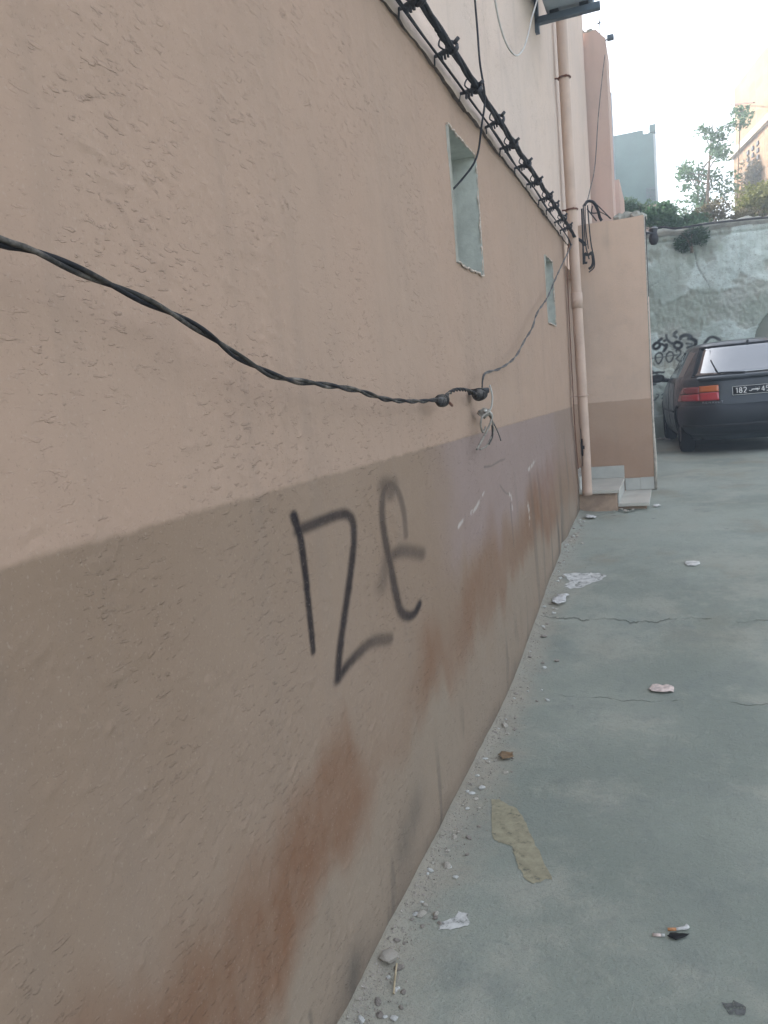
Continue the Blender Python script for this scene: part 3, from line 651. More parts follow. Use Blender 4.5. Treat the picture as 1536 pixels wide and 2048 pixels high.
def thin_tree(cen, h, label, seed, n):
    t = tag(empty('thin_tree', cen), label, 'tree', 'thin trees behind the old wall'); g = random.Random(seed); tr = MB(); cr = MB()
    P = spline([(0, 0, 0), (g.uniform(-.1, .1), 0, h * .35), (g.uniform(-.15, .15), .05, h * .7), (.1, 0, h)], 6)
    tr.tube(P, [.05 - .042 * i / (len(P) - 1) for i in range(len(P))], 7)
    for k in range(13):
        a = P[int(len(P) * (.30 + .68 * k / 13)) - 1]; e = a + Vector((g.uniform(-1, 1) * .62, g.uniform(-.6, .6), g.uniform(.05, .5)))
        tr.tube(spline([a, (a + e) / 2 + Vector((0, 0, .06)), e], 4), [.014 - .0013 * i for i in range(9)], 5)
        for q in range(3):
            f = a + (e - a) * g.uniform(.5, 1.05) + Vector((g.uniform(-.1, .1), g.uniform(-.1, .1), g.uniform(-.1, .1)))
            leaves(cr, f, (.17, .17, .13), n // 39, .085, .1, seed * 100 + k * 3 + q, .1)
    tr.build('trunk', M['bark'], t); cr.build('crown', M['leaf'], t)
thin_tree((1.72, 18.2, 4.1), 2.5, 'sparse thin tree against the white sky', 3, 1700)
thin_tree((1.45, 18.8, 4.1), 1.9, 'shorter sparse tree left of the thin tree', 5, 1500)
t = tag(empty('tall_stalk', (2.32, 19.5, 4.1)), 'single tall bare stalk with a leafy tip beside the brick building', 'plant')
o = MB(); o.tube(spline([(-.02, 0, 0), (.02, 0, 1.2), (.10, 0, 2.6), (.13, 0, 3.0)], 6), .013, 6); o.build('stalk', M['bark'], t)
o = MB(); leaves(o, (.13, 0, 2.95), (.20, .15, .13), 150, .09, .1, 41); o.build('leaf_tuft', M['leaf'], t)
t = tag(empty('wall_wire'), 'dark cable sagging along the top of the old wall', 'cable')
o = MB(); o.tube(spline([(.50, 14.12, 3.90), (.75, 14.12, 3.985), (1.0, 14.13, 3.93), (1.5, 14.14, 3.93), (2.1, 14.13, 3.90), (2.7, 14.13, 3.87), (4.1, 14.13, 3.86)], 8), .017, 6); o.build('wire', M['cable'], t, True)
t = tag(empty('wall_lantern', (.70, 9.1, 3.05)), 'small dark rounded outdoor lamp beyond the top corner of the pier', 'lamp')
o = MB(); prof = [(-.10, .0), (-.095, .028), (-.06, .048), (-.02, .050), (.01, .040), (.03, .036), (.05, .042), (.075, .040), (.09, .02), (.095, .0)]; k = 14
vs_ = [(r_ * math.cos(2 * math.pi * j / k), r_ * math.sin(2 * math.pi * j / k), z - .02) for z, r_ in prof for j in range(k)]
o.add(vs_, [(i * k + j, i * k + (j + 1) % k, (i + 1) * k + (j + 1) % k, (i + 1) * k + j) for i in range(len(prof) - 1) for j in range(k)]); o.build('lamp_body', M['iron'], t, True)
o = MB(); o.tube([(.040 * math.cos(a), .040 * math.sin(a), .05) for a in np.linspace(0, 2 * math.pi, 19)], .008, 6); o.build('rim', M['metal'], t, True)
MB().tube([(-.01, -.03, .0), (-.07, -.20, -.02)], .012, 6).build('arm', M['iron'], t)
for k_, (x, yy, s_) in enumerate(((.40, 8.15, .055), (.49, 8.22, .07), (.56, 8.12, .05), (.60, 8.3, .06), (.44, 8.4, .09), (.52, 8.5, .10))):
    bm = bmesh.new(); bmesh.ops.create_icosphere(bm, subdivisions=2, radius=s_)
    for v_ in bm.verts: v_.co *= 1 + random.uniform(-.22, .22); v_.co.z *= .72
    me = bpy.data.meshes.new('rubble'); bm.to_mesh(me); bm.free()
    o = link('rubble_lump', me, M['coping']); o.location = (x, yy, 3.045 + s_ * .6)
    tag(o, 'grey lump of rubble lying on top of the salmon pier', 'rubble', 'rubble on top of the pier')

# ---------------------------------------------------------------- cables on the house front
def twisted(name, label, pts, r_, off, pitch, count, mats, cat='cable', jit=.02, ph=0.):
    t = tag(empty(name, pts[0]), label, cat); L = Vector(pts[0])
    for i, s_ in enumerate(strands(pts, off, pitch, count, ph, jit)):
        MB().tube([p - L for p in s_], r_, 8).build('strand', mats[i % len(mats)], t, True)
    return t
near = [(.105, -1.2, 1.90), (.10, .2, 1.79), (.093, .60, 1.742), (.09, .726, 1.725), (.09, .778, 1.722), (.09, .88, 1.703), (.09, 1.029, 1.673), (.09, 1.133, 1.645), (.09, 1.237, 1.607), (.09, 1.382, 1.572), (.09, 1.567, 1.558), (.088, 1.783, 1.542), (.082, 2.013, 1.515), (.076, 2.30, 1.503), (.07, 2.53, 1.503)]
twisted('twisted_cable', 'thick black twisted cable sagging across the near wall', near, .0038, .0037, .26, 2, [M['cable'], M['cable_dusty']], jit=.05, ph=1.2)
def blob(name, label, cen, sc, mat, seed, wraps, cat='cable joint'):
    t = tag(empty(name, cen), label, cat); g = random.Random(seed)
    bm = bmesh.new(); bmesh.ops.create_icosphere(bm, subdivisions=3, radius=1)
    for v_ in bm.verts:
        q = v_.co; k = 1 + .10 * math.sin(q.y * 5 + seed) * math.cos(q.z * 4) + g.uniform(-.035, .035)
        v_.co = Vector((q.x * sc[0] * k, q.y * sc[1] * k, q.z * sc[2] * k * (1.0 if q.z < 0 else .82)))
    me = bpy.data.meshes.new('tape_body'); bm.to_mesh(me); bm.free(); link('tape_body', me, mat, t, True)
    for i in range(wraps):
        yc = sc[1] * (-.55 + 1.1 * i / max(1, wraps - 1)); rr = math.sqrt(max(.05, 1 - (yc / sc[1]) ** 2)) * 1.02
        MB().tube([(sc[0] * rr * math.cos(a), yc + .006 * math.sin(a * 2 + i), sc[2] * rr * math.sin(a) * (1 if math.sin(a) < 0 else .84)) for a in np.linspace(0, 2 * math.pi, 25)], .0022 + .001 * (i % 2), 5).build('tape_wrap', M['cable_dusty'] if i % 2 else mat, t, True)
    return t
b1 = blob('taped_joint', 'fat taped joint in the middle of the sagging cable', (.07, 2.605, 1.500), (.019, .058, .021), M['tape'], 3, 6)
MB().tube([(0, .06, -.005), (0, .10, -.014), (.0, .125, -.022)], .0052, 7).build('cable_stub', M['rust'], b1, True)
twisted('cable_link', 'short dark cable arching between the two taped joints', [(.07, 2.64, 1.507), (.07, 2.70, 1.522), (.07, 2.80, 1.533), (.068, 2.95, 1.531), (.064, 3.08, 1.519), (.058, 3.20, 1.503)], .0042, .0036, .09, 2, [M['cable'], M['cable_dusty']])
b2 = blob('wall_anchor', 'black taped anchor where the cable meets the wall', (.048, 3.27, 1.512), (.030, .050, .027), M['tape'], 8, 4)
MB().tube([(-.055, 0, .01), (.0, 0, .012), (.035, .02, .012)], .012, 8).build('anchor_bolt', M['iron'], b2, True)
twisted('grey_cable', 'thin grey twisted cable climbing from the anchor to the cable bundle', [(.06, 3.275, 1.535), (.06, 3.30, 1.575), (.06, 3.37, 1.600), (.06, 3.674, 1.622), (.06, 4.079, 1.684), (.06, 4.418, 1.789), (.06, 4.706, 1.875), (.06, 4.934, 1.979), (.06, 5.411, 2.114), (.06, 5.849, 2.279), (.065, 6.356, 2.47), (.08, 7.0, 2.72), (.10, 7.10, 2.80)], .0030, .0034, .40, 2, [M['cable_grey'], M['cable_grey']], jit=.05)
t = tag(empty('frayed_wires', (.05, 3.32, 1.43)), 'knot of frayed pale wires hanging from the wall anchor', 'wires')
def rel_(pts): return [(a - .05, b - 3.32, c - 1.43) for a, b, c in pts]
for nm, pts, r_, mt in (('white_wire', [(.088, 3.30, 1.545), (.092, 3.315, 1.50), (.085, 3.32, 1.455), (.07, 3.315, 1.43)], .0042, M['wire_white']),
    ('loose_wire', [(.07, 3.30, 1.43), (.06, 3.24, 1.415), (.055, 3.22, 1.385), (.055, 3.25, 1.35), (.06, 3.29, 1.37)], .0045, M['string']),
    ('loose_wire', [(.07, 3.33, 1.43), (.065, 3.39, 1.40), (.06, 3.33, 1.36), (.05, 3.22, 1.31), (.045, 3.16, 1.285)], .0048, M['string']),
    ('loose_wire', [(.07, 3.33, 1.43), (.06, 3.42, 1.40), (.055, 3.46, 1.345), (.05, 3.42, 1.315), (.045, 3.35, 1.285), (.04, 3.24, 1.278)], .004, M['string']),
    ('loose_wire', [(.06, 3.36, 1.42), (.055, 3.46, 1.385), (.05, 3.58, 1.33), (.04, 3.68, 1.285)], .0028, M['cable_grey']),
    ('loose_wire', [(.06, 3.42, 1.37), (.055, 3.43, 1.32), (.05, 3.37, 1.29)], .0042, M['cable_dusty']),
    ('loose_wire', [(.065, 3.27, 1.44), (.06, 3.35, 1.435), (.06, 3.42, 1.42), (.055, 3.44, 1.40)], .006, M['wire_white'])):
    MB().tube(spline(rel_(pts), 6), r_, 6).build(nm, mt, t, True)
bm = bmesh.new(); bmesh.ops.create_icosphere(bm, subdivisions=2, radius=.022)
for v_ in bm.verts: v_.co *= 1 + random.uniform(-.35, .35); v_.co.y *= 1.9
me = bpy.data.meshes.new('knot'); bm.to_mesh(me); bm.free(); link('knot', me, M['string'], t)

CL = [2.627, 3.034, 3.429, 3.914, 4.273, 4.677, 5.071, 5.548, 5.89, 6.342, 6.679]
CZ = 2.787; BX = .092
bund = [(BX, -1.5, CZ)]
for a, b in zip(CL[:-1], CL[1:]): bund += [(BX, a, CZ), (BX, (a + b) / 2, CZ - .006)]
bund += [(BX, CL[-1], CZ), (BX + .01, 6.95, 2.755), (BX + .05, 7.10, 2.735), (BX + .07, 7.2, 2.72)]
twisted('cable_bundle', 'heavy black twisted cable bundle clamped along the upper wall', bund, .0074, .0074, .85, 3, [M['cable_up']], jit=.02)
for nm, dx, dz, ph in (('upper', 0, 0, 0), ('lower', .006, -.012, 1.3)):
    pts = [(.040 + dx, -1.5, 2.772 + dz)] + [(.040 + dx + .003 * math.sin(k * 1.7 + ph), 1.9 + .28 * k, 2.774 + dz + .009 * math.sin(k * 1.1 + ph)) for k in range(18)] + [(.07, 6.95, 2.69 + dz), (.075, 7.02, 2.45)]
    t = tag(empty('thin_cable', pts[0]), 'thin black cable, %s of the pair running just below the cable bundle' % nm, 'cable')
    MB().tube([p - Vector(pts[0]) for p in spline(pts, 7)], .0042, 7).build('wire', M['cable_up'], t, True)
# one clamp, then its copies
def make_clamp():
    t = empty('cable_clamp'); o = MB()
    o.tube([(.008, 0, -.016), (.03, .0, -.014), (.055, 0, -.010), (BX, 0, -.004)], [.005, .007, .010, .0115], 8); o.tube([(.022, 0, -.014), (.018, .0, -.046)], .0036, 6)
    for k in range(3): o.box((.045 + .012 * k, -.007, -.038 + .004 * k), (.053 + .012 * k, .007, -.014))
    o.build('arm', M['iron'], t)
    o = MB(); o.tube([(BX + .0195 * math.cos(a), .009 * math.sin(2 * a), .019 * math.sin(a)) for a in np.linspace(0, 2 * math.pi, 25)], .0062, 7)
    o.tube([(BX + .0195 * math.cos(a), .011 + .004 * math.sin(a), .0195 * math.sin(a)) for a in np.linspace(0, 2 * math.pi, 25)], .005, 6); o.build('strap', M['iron'], t, True)
    o = MB(); o.tube(spline([(BX - .010, -.012, .021), (BX - .030, -.032, .028), (BX - .043, -.028, .006), (BX - .026, -.008, -.008)], 6), .0035, 6); o.build('strap_tail', M['iron'], t, True)
    o = MB(); o.tube([(BX + .014, 0, .014), (BX + .028, .004, .027)], .0075, 8); o.build('bolt', M['iron'], t, True)
    return t
c0 = make_clamp()
for i, yy in enumerate(CL):
    if i == 0: t = c0
    else:
        t = c0.copy(); col.objects.link(t)
        for ch in c0.children:
            q = ch.copy(); col.objects.link(q); q.parent = t
    t.location = (0, yy, CZ); t.rotation_euler = (0, R(random.uniform(-9, 9)) if i else 0, R(random.uniform(-6, 6)))
    tag(t, 'dark iron clamp on the cable bundle, %s counted from the downpipe' % ['first', 'second', 'third', 'fourth', 'fifth', 'sixth', 'seventh', 'eighth', 'ninth', 'tenth', 'eleventh'][len(CL) - 1 - i], 'cable clamp', 'clamps along the cable bundle')
def wire(name, label, pts, r_, mat, n=8, cat='wire'):
    t = tag(empty(name, pts[0]), label, cat); L = Vector(pts[0])
    MB().tube([p - L for p in spline(pts, n)], r_, 7).build('wire', mat, t, True); return t
wire('hanging_wire', 'black wire dropping from above into the near window niche', [(.10, 3.40, 3.9), (.10, 3.46, 3.4), (.10, 3.479, 3.14), (.10, 3.489, 3.026), (.115, 3.42, 2.87), (.118, 3.46, 2.745), (.10, 3.44, 2.63), (.07, 3.44, 2.51), (.02, 3.38, 2.42), (-.06, 3.30, 2.33), (-.2, 3.24, 2.25)], .0045, M['cable_up'])
wire('white_tube', 'thin white tube looping down from the air conditioner', [(.12, 3.85, 3.9), (.10, 3.90, 3.50), (.10, 3.97, 3.31), (.10, 4.15, 3.235), (.10, 4.433, 3.27), (.10, 4.70, 3.39), (.10, 4.93, 3.55), (.12, 5.10, 3.75), (.15, 5.45, 4.05), (.2, 5.85, 4.22)], .0048, M['wire_white'])
wire('riser_wire', 'thin wire running down beside the downpipe', [(.07, 7.0, 2.80), (.035, 6.93, 2.60), (.025, 6.925, 2.2), (.022, 6.92, 1.6), (.022, 6.92, 1.1), (.03, 6.925, .8)], .004, M['rust'])
wire('sky_wire', 'thin wire rising from the cable loops to the roof', [(0.127, 8.0, 3.239), (0.129, 8.4, 3.44), (0.152, 8.9, 3.797), (0.178, 9.4, 4.439), (0.223, 9.7, 4.945), (0.249, 9.88, 5.215)], .005, M['cable_grey'])
# drip loops where the bundle turns the corner
t = tag(empty('cable_loops', (.14, 7.85, 3.0)), 'tangle of dark cable loops hanging at the top of the pier', 'cable')
lp = lambda pts: [(a - .14, b - 7.85, c - 3.0) for a, b, c in pts]
for pts, r_ in (([(.085, 7.9, 3.17), (.082, 7.9, 2.95), (.075, 7.9, 2.66)], .008), ([(.10, 7.9, 3.20), (.10, 7.9, 3.0), (.105, 7.9, 2.82), (.13, 7.9, 2.70)], .006), ([(.115, 7.92, 3.2), (.11, 7.92, 3.0), (.125, 7.92, 2.8)], .005),
               ([(.14, 7.9, 3.19), (.145, 7.9, 3.0), (.155, 7.9, 2.83), (.175, 7.9, 2.70), (.17, 7.9, 2.62), (.12, 7.9, 2.58)], .006), ([(.09, 7.9, 2.76), (.12, 7.9, 2.74), (.16, 7.9, 2.76)], .013), ([(.16, 7.9, 2.76), (.165, 7.9, 2.68), (.15, 7.9, 2.63), (.12, 7.9, 2.61)], .013), ([(.09, 7.9, 2.76), (.085, 7.9, 2.68), (.11, 7.9, 2.67)], .011),
               ([(.11, 7.92, 3.20), (.14, 7.94, 3.235), (.19, 7.95, 3.22), (.225, 7.96, 3.15), (.24, 7.98, 3.08), (.255, 7.99, 3.05)], .014), ([(.2, 7.96, 3.22), (.26, 7.98, 3.15), (.34, 8.0, 3.055)], .005), ([(.24, 7.96, 3.13), (.30, 7.98, 3.09), (.33, 8.0, 3.06)], .004), ([(.13, 7.94, 3.17), (.17, 7.95, 3.11), (.21, 7.97, 3.05)], .006), ([(.18, 7.95, 3.19), (.17, 7.95, 3.13), (.22, 7.96, 3.12)], .006)):
    MB().tube(spline(lp(pts), 6), r_, 7).build('loop', M['cable_up'], t, True)

# ---------------------------------------------------------------- air conditioner high on the wall
ac = tag(empty('air_conditioner', (.22, 5.59, 4.08)), 'blue grey outdoor air conditioner on dark brackets high on the wall', 'air conditioner')
MB().box((-.13, -.34, .02), (.19, .50, .58)).build('casing', M['ac'], ac, bevel=.015)
for yy in (-.30, .36):
    o = MB(); o.box((-.22, yy - .025, -.045), (.235, yy + .025, .0)); o.box((-.225, yy - .025, -.10), (-.18, yy + .025, .55)); o.build('bracket', M['acdark'], ac, bevel=.004)
    MB().box((-.10, yy - .03, .0005), (-.04, yy + .03, .0195)).build('foot', M['black'], ac); MB().box((.10, yy - .03, .0005), (.16, yy + .03, .0195)).build('foot', M['black'], ac)
o = MB(); o.tube([(.192, .08 + .24 * math.cos(a), .30 + .24 * math.sin(a)) for a in np.linspace(0, 2 * math.pi, 33)], .008, 6)
for k in range(1, 6): o.tube([(.194, .08 + .04 * k * math.cos(a), .30 + .04 * k * math.sin(a)) for a in np.linspace(0, 2 * math.pi, 25)], .003, 5)
o.build('fan_grille', M['acdark'], ac)
o = MB(); o.tube(spline([(-.02, -.36, .25), (-.05, -.40, .10), (-.09, -.40, .03), (-.13, -.38, .07), (-.15, -.33, .20), (-.2, -.3, .35)], 6), .022, 8); o.build('refrigerant_hose', M['acdark'], ac, True)
o = MB(); o.tube(spline([(-.04, -.35, .20), (-.07, -.38, .12), (-.11, -.36, .16), (-.16, -.32, .3)], 6), .012, 8); o.build('refrigerant_hose', M['black'], ac, True)

# ---------------------------------------------------------------- the parked car (local axes: x right, y forward, z up, origin under the rear bumper)
car = tag(empty('parked_car', (1.765, 10.22, .545), R(4.5)), 'dark green black hatchback parked facing the old wall', 'car')
def paint(name, c):
    n = NT(name, .32, .5)
    d = n.ss(n.noise(7, 5, .65), .35, .75); n.b.inputs['Coat Weight'].default_value = .35; n.b.inputs['Coat Roughness'].default_value = .12
    cc = n.mix(n.math('MULTIPLY', d, .22), c, (.05, .055, .055))
    return n.done(cc, None, n.math('ADD', .28, n.math('MULTIPLY', d, .25)))
M['carpaint'] = paint('dark_car_paint', (.005, .013, .020))
M['bumper'] = simple('dark_bumper', (.008, .012, .017), .42, .4, 0, .15, 9)
n = NT('car_glass', .05, 1.0); n.b.inputs['IOR'].default_value = 2.3; n.b.inputs['Base Color'].default_value = (.012, .016, .018, 1); M['glass'] = n.m
def lens(name, c):
    n = NT(name, .18, .6); n.b.inputs['Coat Weight'].default_value = .5
    st_ = n.node('ShaderNodeTexWave', {'Vector': n.P, 'Scale': 22., 'Distortion': 0.}, bands_direction='Z')
    return n.done(n.mix(n.math('MULTIPLY', st_, .25), c, tuple(x * .5 for x in c)))
M['red'] = lens('red_lamp_lens', (.42, .012, .02)); M['amber'] = lens('amber_lamp_lens', (.55, .13, .02)); M['darkred'] = lens('smoked_red_lens', (.24, .02, .018))
# profile tables over height: rear y, front y, half width
CZt = np.array([.17, .22, .30, .45, .60, .66, .72, .80, .88, .93, .98, 1.06, 1.16, 1.26, 1.33, 1.365, 1.385, 1.40])
CR = np.array([.16, .10, .055, .03, .035, .055, .075, .085, .10, .125, .20, .305, .43, .56, .655, .73, .90, 1.15])
CF = np.array([3.98, 4.06, 4.11, 4.13, 4.10, 4.07, 4.00, 3.75, 3.35, 3.10, 3.00, 2.84, 2.66, 2.47, 2.33, 2.22, 2.05, 1.80])
CW = np.array([.74, .78, .81, .835, .84, .84, .838, .832, .82, .81, .785, .745, .695, .645, .605, .565, .48, .30])
def ne(z): return float(np.interp(z, [.85, 1.30], [4.6, 3.1]))
def prof_at(z): return np.interp(z, CZt, CR), np.interp(z, CZt, CF), np.interp(z, CZt, CW)
def outline(th, z, off=0.):                                   # th = 0 right side, -90 rear, 90 front
    r_, f_, w_ = prof_at(z); yc, L_ = (r_ + f_) / 2, (f_ - r_) / 2
    c_, s_ = np.cos(th), np.sin(th); e = 2 / ne(z)
    x = w_ * np.sign(c_) * np.abs(c_) ** e; yv = yc + L_ * np.sign(s_) * np.abs(s_) ** e
    if off:
        nx = np.sign(c_) * np.abs(c_) ** (2 - e) / w_; ny_ = np.sign(s_) * np.abs(s_) ** (2 - e) / L_; nn = np.hypot(nx, ny_) + 1e-9
        x = x + off * nx / nn; yv = yv + off * ny_ / nn
    return x, yv
def th_from_x(x, z):                                          # angle of the rear point at lateral position x
    w_ = prof_at(z)[2]; t = np.clip(abs(x) / w_, 0, .9995); c_ = t ** (ne(z) / 2); return -math.acos(c_) if x >= 0 else -(math.pi - math.acos(c_))
zf = np.interp(np.linspace(0, 1, 61), np.linspace(0, 1, len(CZt)), CZt); nt = 144
# spread angles evenly in arc length rather than in parameter
def even_th(n):
    th = np.linspace(-math.pi, math.pi, 4001); x, yv = outline(th, .7); s_ = np.concatenate([[0], np.cumsum(np.hypot(np.diff(x), np.diff(yv)))])
    return np.interp(np.linspace(0, s_[-1], n + 1)[:-1], s_, th)
TH = even_th(nt)
Vv = np.array([[(*outline(t, z), z) for t in TH] for z in zf]).reshape(-1, 3)
WH = [(.78, .30), (3.32, .30)]; RA = .315
F = []
for i in range(len(zf) - 1):
    for j in range(nt):
        q = [i * nt + j, i * nt + (j + 1) % nt, (i + 1) * nt + (j + 1) % nt, (i + 1) * nt + j]
        c_ = Vv[q].mean(0)
        if abs(c_[0]) > .6 and any((c_[1] - a) ** 2 + (c_[2] - b) ** 2 < RA ** 2 for a, b in WH): continue
        F.append(tuple(q))
top_i = (len(zf) - 1) * nt; F.append(tuple(range(top_i, top_i + nt)))
F.append(tuple(range(nt))[::-1])
mb = MB(); mb.add(Vv, F); body = mb.build('body', M['carpaint'], car, True)
def patch(name, xz, mat, par, off0=.003, off1=.012, nx=12, nz_=6, bevel=0.):
    """thick panel laid on the rear of the body; xz = corners (x0, x1 at bottom, x0, x1 at top, z0, z1)"""
    xa, xb, xc, xd, z0, z1 = xz; vo, vi = [], []
    for i in range(nz_ + 1):
        t = i / nz_; z = z0 + (z1 - z0) * t
        for j in range(nx + 1):
            s_ = j / nx; x = (xa + (xb - xa) * s_) * (1 - t) + (xc + (xd - xc) * s_) * t
            th = th_from_x(x, z); a = outline(th, z, off1); b = outline(th, z, -off0)
            vo.append((a[0], a[1], z)); vi.append((b[0], b[1], z))
    k = len(vo); W_ = nx + 1; idx = lambda i, j: i * W_ + j; fs = []
    for i in range(nz_):
        for j in range(nx): fs.append((idx(i, j), idx(i, j + 1), idx(i + 1, j + 1), idx(i + 1, j)))
    ring = [idx(0, j) for j in range(nx)] + [idx(i, nx) for i in range(nz_)] + [idx(nz_, j) for j in range(nx, 0, -1)] + [idx(i, 0) for i in range(nz_, 0, -1)]
    for a, b in zip(ring, ring[1:] + ring[:1]): fs.append((a, k + a, k + b, b))
    return MB().add(vo + vi, fs).build(name, mat, par, True)
def panel_th(name, t0, t1, zs_, offs, mat, par, n_=40):
    """band wrapped round the body between two outline angles, rows of (z, offset)"""
    ths = np.linspace(t0, t1, n_); vs_ = [(*outline(t, z, o_), z) for z, o_ in zip(zs_, offs) for t in ths]; k = n_
    return MB().add(vs_, [(i * k + j, i * k + j + 1, (i + 1) * k + j + 1, (i + 1) * k + j) for i in range(len(zs_) - 1) for j in range(k - 1)]).build(name, mat, par, True)
rear0, rear1 = -R(180 - 14), -R(14)
ths = np.concatenate([[-R(180 - .2)], -R(180) + np.radians(np.linspace(1, 89, 60)), -np.radians(np.linspace(88, 1, 60)), [-R(.2)]])
def wrap(name, zs_, offs, mat, lim=.62):
    vs_, ok = [], []
    tl = [t for t in ths if outline(t, .5)[1] < lim]; k = len(tl)
    for z, o_ in zip(zs_, offs):
        for t in tl: vs_.append((*outline(t, z, o_), z))
    return MB().add(vs_, [(i * k + j, i * k + j + 1, (i + 1) * k + j + 1, (i + 1) * k + j) for i in range(len(zs_) - 1) for j in range(k - 1)]).build(name, mat, car, True)
wrap('rear_bumper', [.235, .24, .28, .36, .45, .53, .575, .60, .605], [-.05, .0, .030, .045, .052, .050, .040, .018, -.01], M['bumper'])
wrap('bumper_rub_strip', [.335, .34, .355, .37, .375], [.035, .052, .056, .052, .035], M['black'], .45)
# hatch: panel gap, rear window, spoiler, wiper
rw = patch('rear_window', (-.66, .66, -.50, .50, .965, 1.31), M['glass'], car, .004, .008, 18, 10)
o = MB()
def rp(x, z, off): th = th_from_x(x, z); a = outline(th, z, off); return (a[0], a[1], z)
loop = [(-.67 + 1.34 * t, .955) for t in np.linspace(0, 1, 14)] + [(.67 - .16 * t, .955 + .365 * t) for t in np.linspace(.06, 1, 10)] + [(.51 - 1.02 * t, 1.32) for t in np.linspace(.04, 1, 12)] + [(-.51 - .16 * t, 1.32 - .365 * t) for t in np.linspace(.08, 1, 10)]
o.tube([rp(x, z, .006) for x, z in loop], .009, 6); o.build('window_seal', M['black'], rw, True)
wrap_s = [(-.60 + 1.2 * t) for t in np.linspace(0, 1, 24)]
o = MB(); vs_ = []
for x in wrap_s:
    a, b, c_, d = rp(x, .955, .003), rp(x, .945, .045), rp(x, .915, .055), rp(x, .895, .004); vs_ += [a, b, c_, d]
o.add(vs_, [(i * 4 + j, (i + 1) * 4 + j, (i + 1) * 4 + j + 1, i * 4 + j + 1) for i in range(23) for j in range(3)]); o.build('spoiler_lip', M['carpaint'], car, True)
for xs_ in ([(-.66, .90), (-.655, .80), (-.645, .64)], [(.66, .90), (.655, .80), (.645, .64)]):
    MB().tube([rp(x, z, .001) for x, z in xs_], .004, 5).build('hatch_gap', M['black'], car)
wp = MB(); wp.tube([rp(-.10, .965, .035), rp(-.27, .98, .035), rp(-.385, .985, .03)], [.012, .009, .007], 7); wp.tube([rp(-.39, .975, .022), rp(-.415, 1.08, .02), rp(-.43, 1.15, .02)], .0075, 6); wp.tube([rp(-.39, .985, .03), rp(-.41, 1.06, .022)], .009, 6)
wp.build('wiper', M['black'], rw, True)
MB().tube([rp(0.02, 1.345, .0), rp(0.02, 1.35, .05)], .014, 8).build('washer_jet', M['black'], car)
for sg in (-1, 1):
    tl = None
    def px4(a, b): return (-b, -a) if sg < 0 else (a, b)
    x0, x1 = px4(.40, .80); xc, xd = px4(.40, .775)
    tl = patch('tail_light', (x0, x1, xc, xd, .655, .845), M['black'], car, .01, .010, 14, 5)
    for nm, a, b, c_, d, z0, z1, mt in (('amber_lens', .405, .605, .405, .605, .765, .84, 'amber'), ('red_lens', .405, .605, .405, .605, .66, .757, 'red'), ('outer_lens', .612, .79, .612, .76, .755, .835, 'darkred'), ('outer_lens', .612, .805, .612, .79, .665, .747, 'red')):
        q0, q1 = px4(a, b); q2, q3 = px4(c_, d); patch(nm, (q0, q1, q2, q3, z0, z1), M[mt], tl, .004, .018, 8, 4)
# number plate and maker's lettering
pl = patch('number_plate', (-.26, .26, -.26, .26, .70, .81), M['black'], car, .004, .014, 8, 2)
M['white'] = simple('plate_white', (.78, .78, .76), .5, .4, 0, .05)
o = MB()
for a, b in (((-.255, .705), (.255, .705)), ((-.255, .805), (.255, .805)), ((-.255, .705), (-.255, .805)), ((.255, .705), (.255, .805))):
    o.tube([rp(a[0] + (b[0] - a[0]) * t, a[1] + (b[1] - a[1]) * t, .0155) for t in np.linspace(0, 1, 9)], .003, 4)
o.build('plate_border', M['white'], pl)
def strokes(name, polys, x0, z0, hgt, wdt, r_, mat, par, off):
    o = MB()
    for P in polys:
        pts = []
        for (a, b), (c_, d) in zip(P[:-1], P[1:]):
            for t in np.linspace(0, 1, 4, endpoint=False): pts.append((a + (c_ - a) * t, b + (d - b) * t))
        pts.append(P[-1]); o.tube([rp(x0 + a * wdt, z0 + b * hgt, off) for a, b in pts], r_, 5)
    return o.build(name, mat, par, True)
circ = lambda cx, cz, rx, rz, a0=0, a1=360, n=12: [(cx + rx * math.cos(R(a0 + (a1 - a0) * k / n)), cz + rz * math.sin(R(a0 + (a1 - a0) * k / n))) for k in range(n + 1)]
GL = {'1': [[(.25, .78), (.55, 1), (.55, 0)]], '8': [circ(.5, .74, .33, .26), circ(.5, .26, .40, .26)], '2': [circ(.5, .72, .38, .28, 160, -40) + [(.1, 0), (.95, 0)]], '4': [[(.7, 0), (.7, 1), (.05, .3), (1, .3)]],
      '5': [[(.9, 1), (.2, 1), (.15, .55)] + circ(.5, .32, .38, .32, 130, -140)], '7': [[(.05, 1), (.95, 1), (.4, 0)]], '0': [circ(.5, .5, .38, .5)],
      'R': [[(0, 0), (0, 1), (.7, .95), (.8, .72), (.65, .5), (0, .5)], [(.4, .5), (.9, 0)]], 'E': [[(.8, 1), (0, 1), (0, 0), (.8, 0)], [(0, .5), (.65, .5)]], 'N': [[(0, 0), (0, 1), (.85, 0), (.85, 1)]],
      'A': [[(0, 0), (.45, 1), (.9, 0)], [(.2, .38), (.72, .38)]], 'U': [[(0, 1), (0, .2), (.4, 0), (.8, .2), (.8, 1)]], 'L': [[(0, 1), (0, 0), (.75, 0)]], 'T': [[(0, 1), (.9, 1)], [(.45, 1), (.45, 0)]]}
for ch, x in (('1', -.225), ('8', -.185), ('2', -.137), ('4', .06), ('5', .108), ('4', .156), ('7', .204)):
    strokes('numeral', GL[ch], x, .725, .062, .036, .0052, M['white'], pl, .0165)
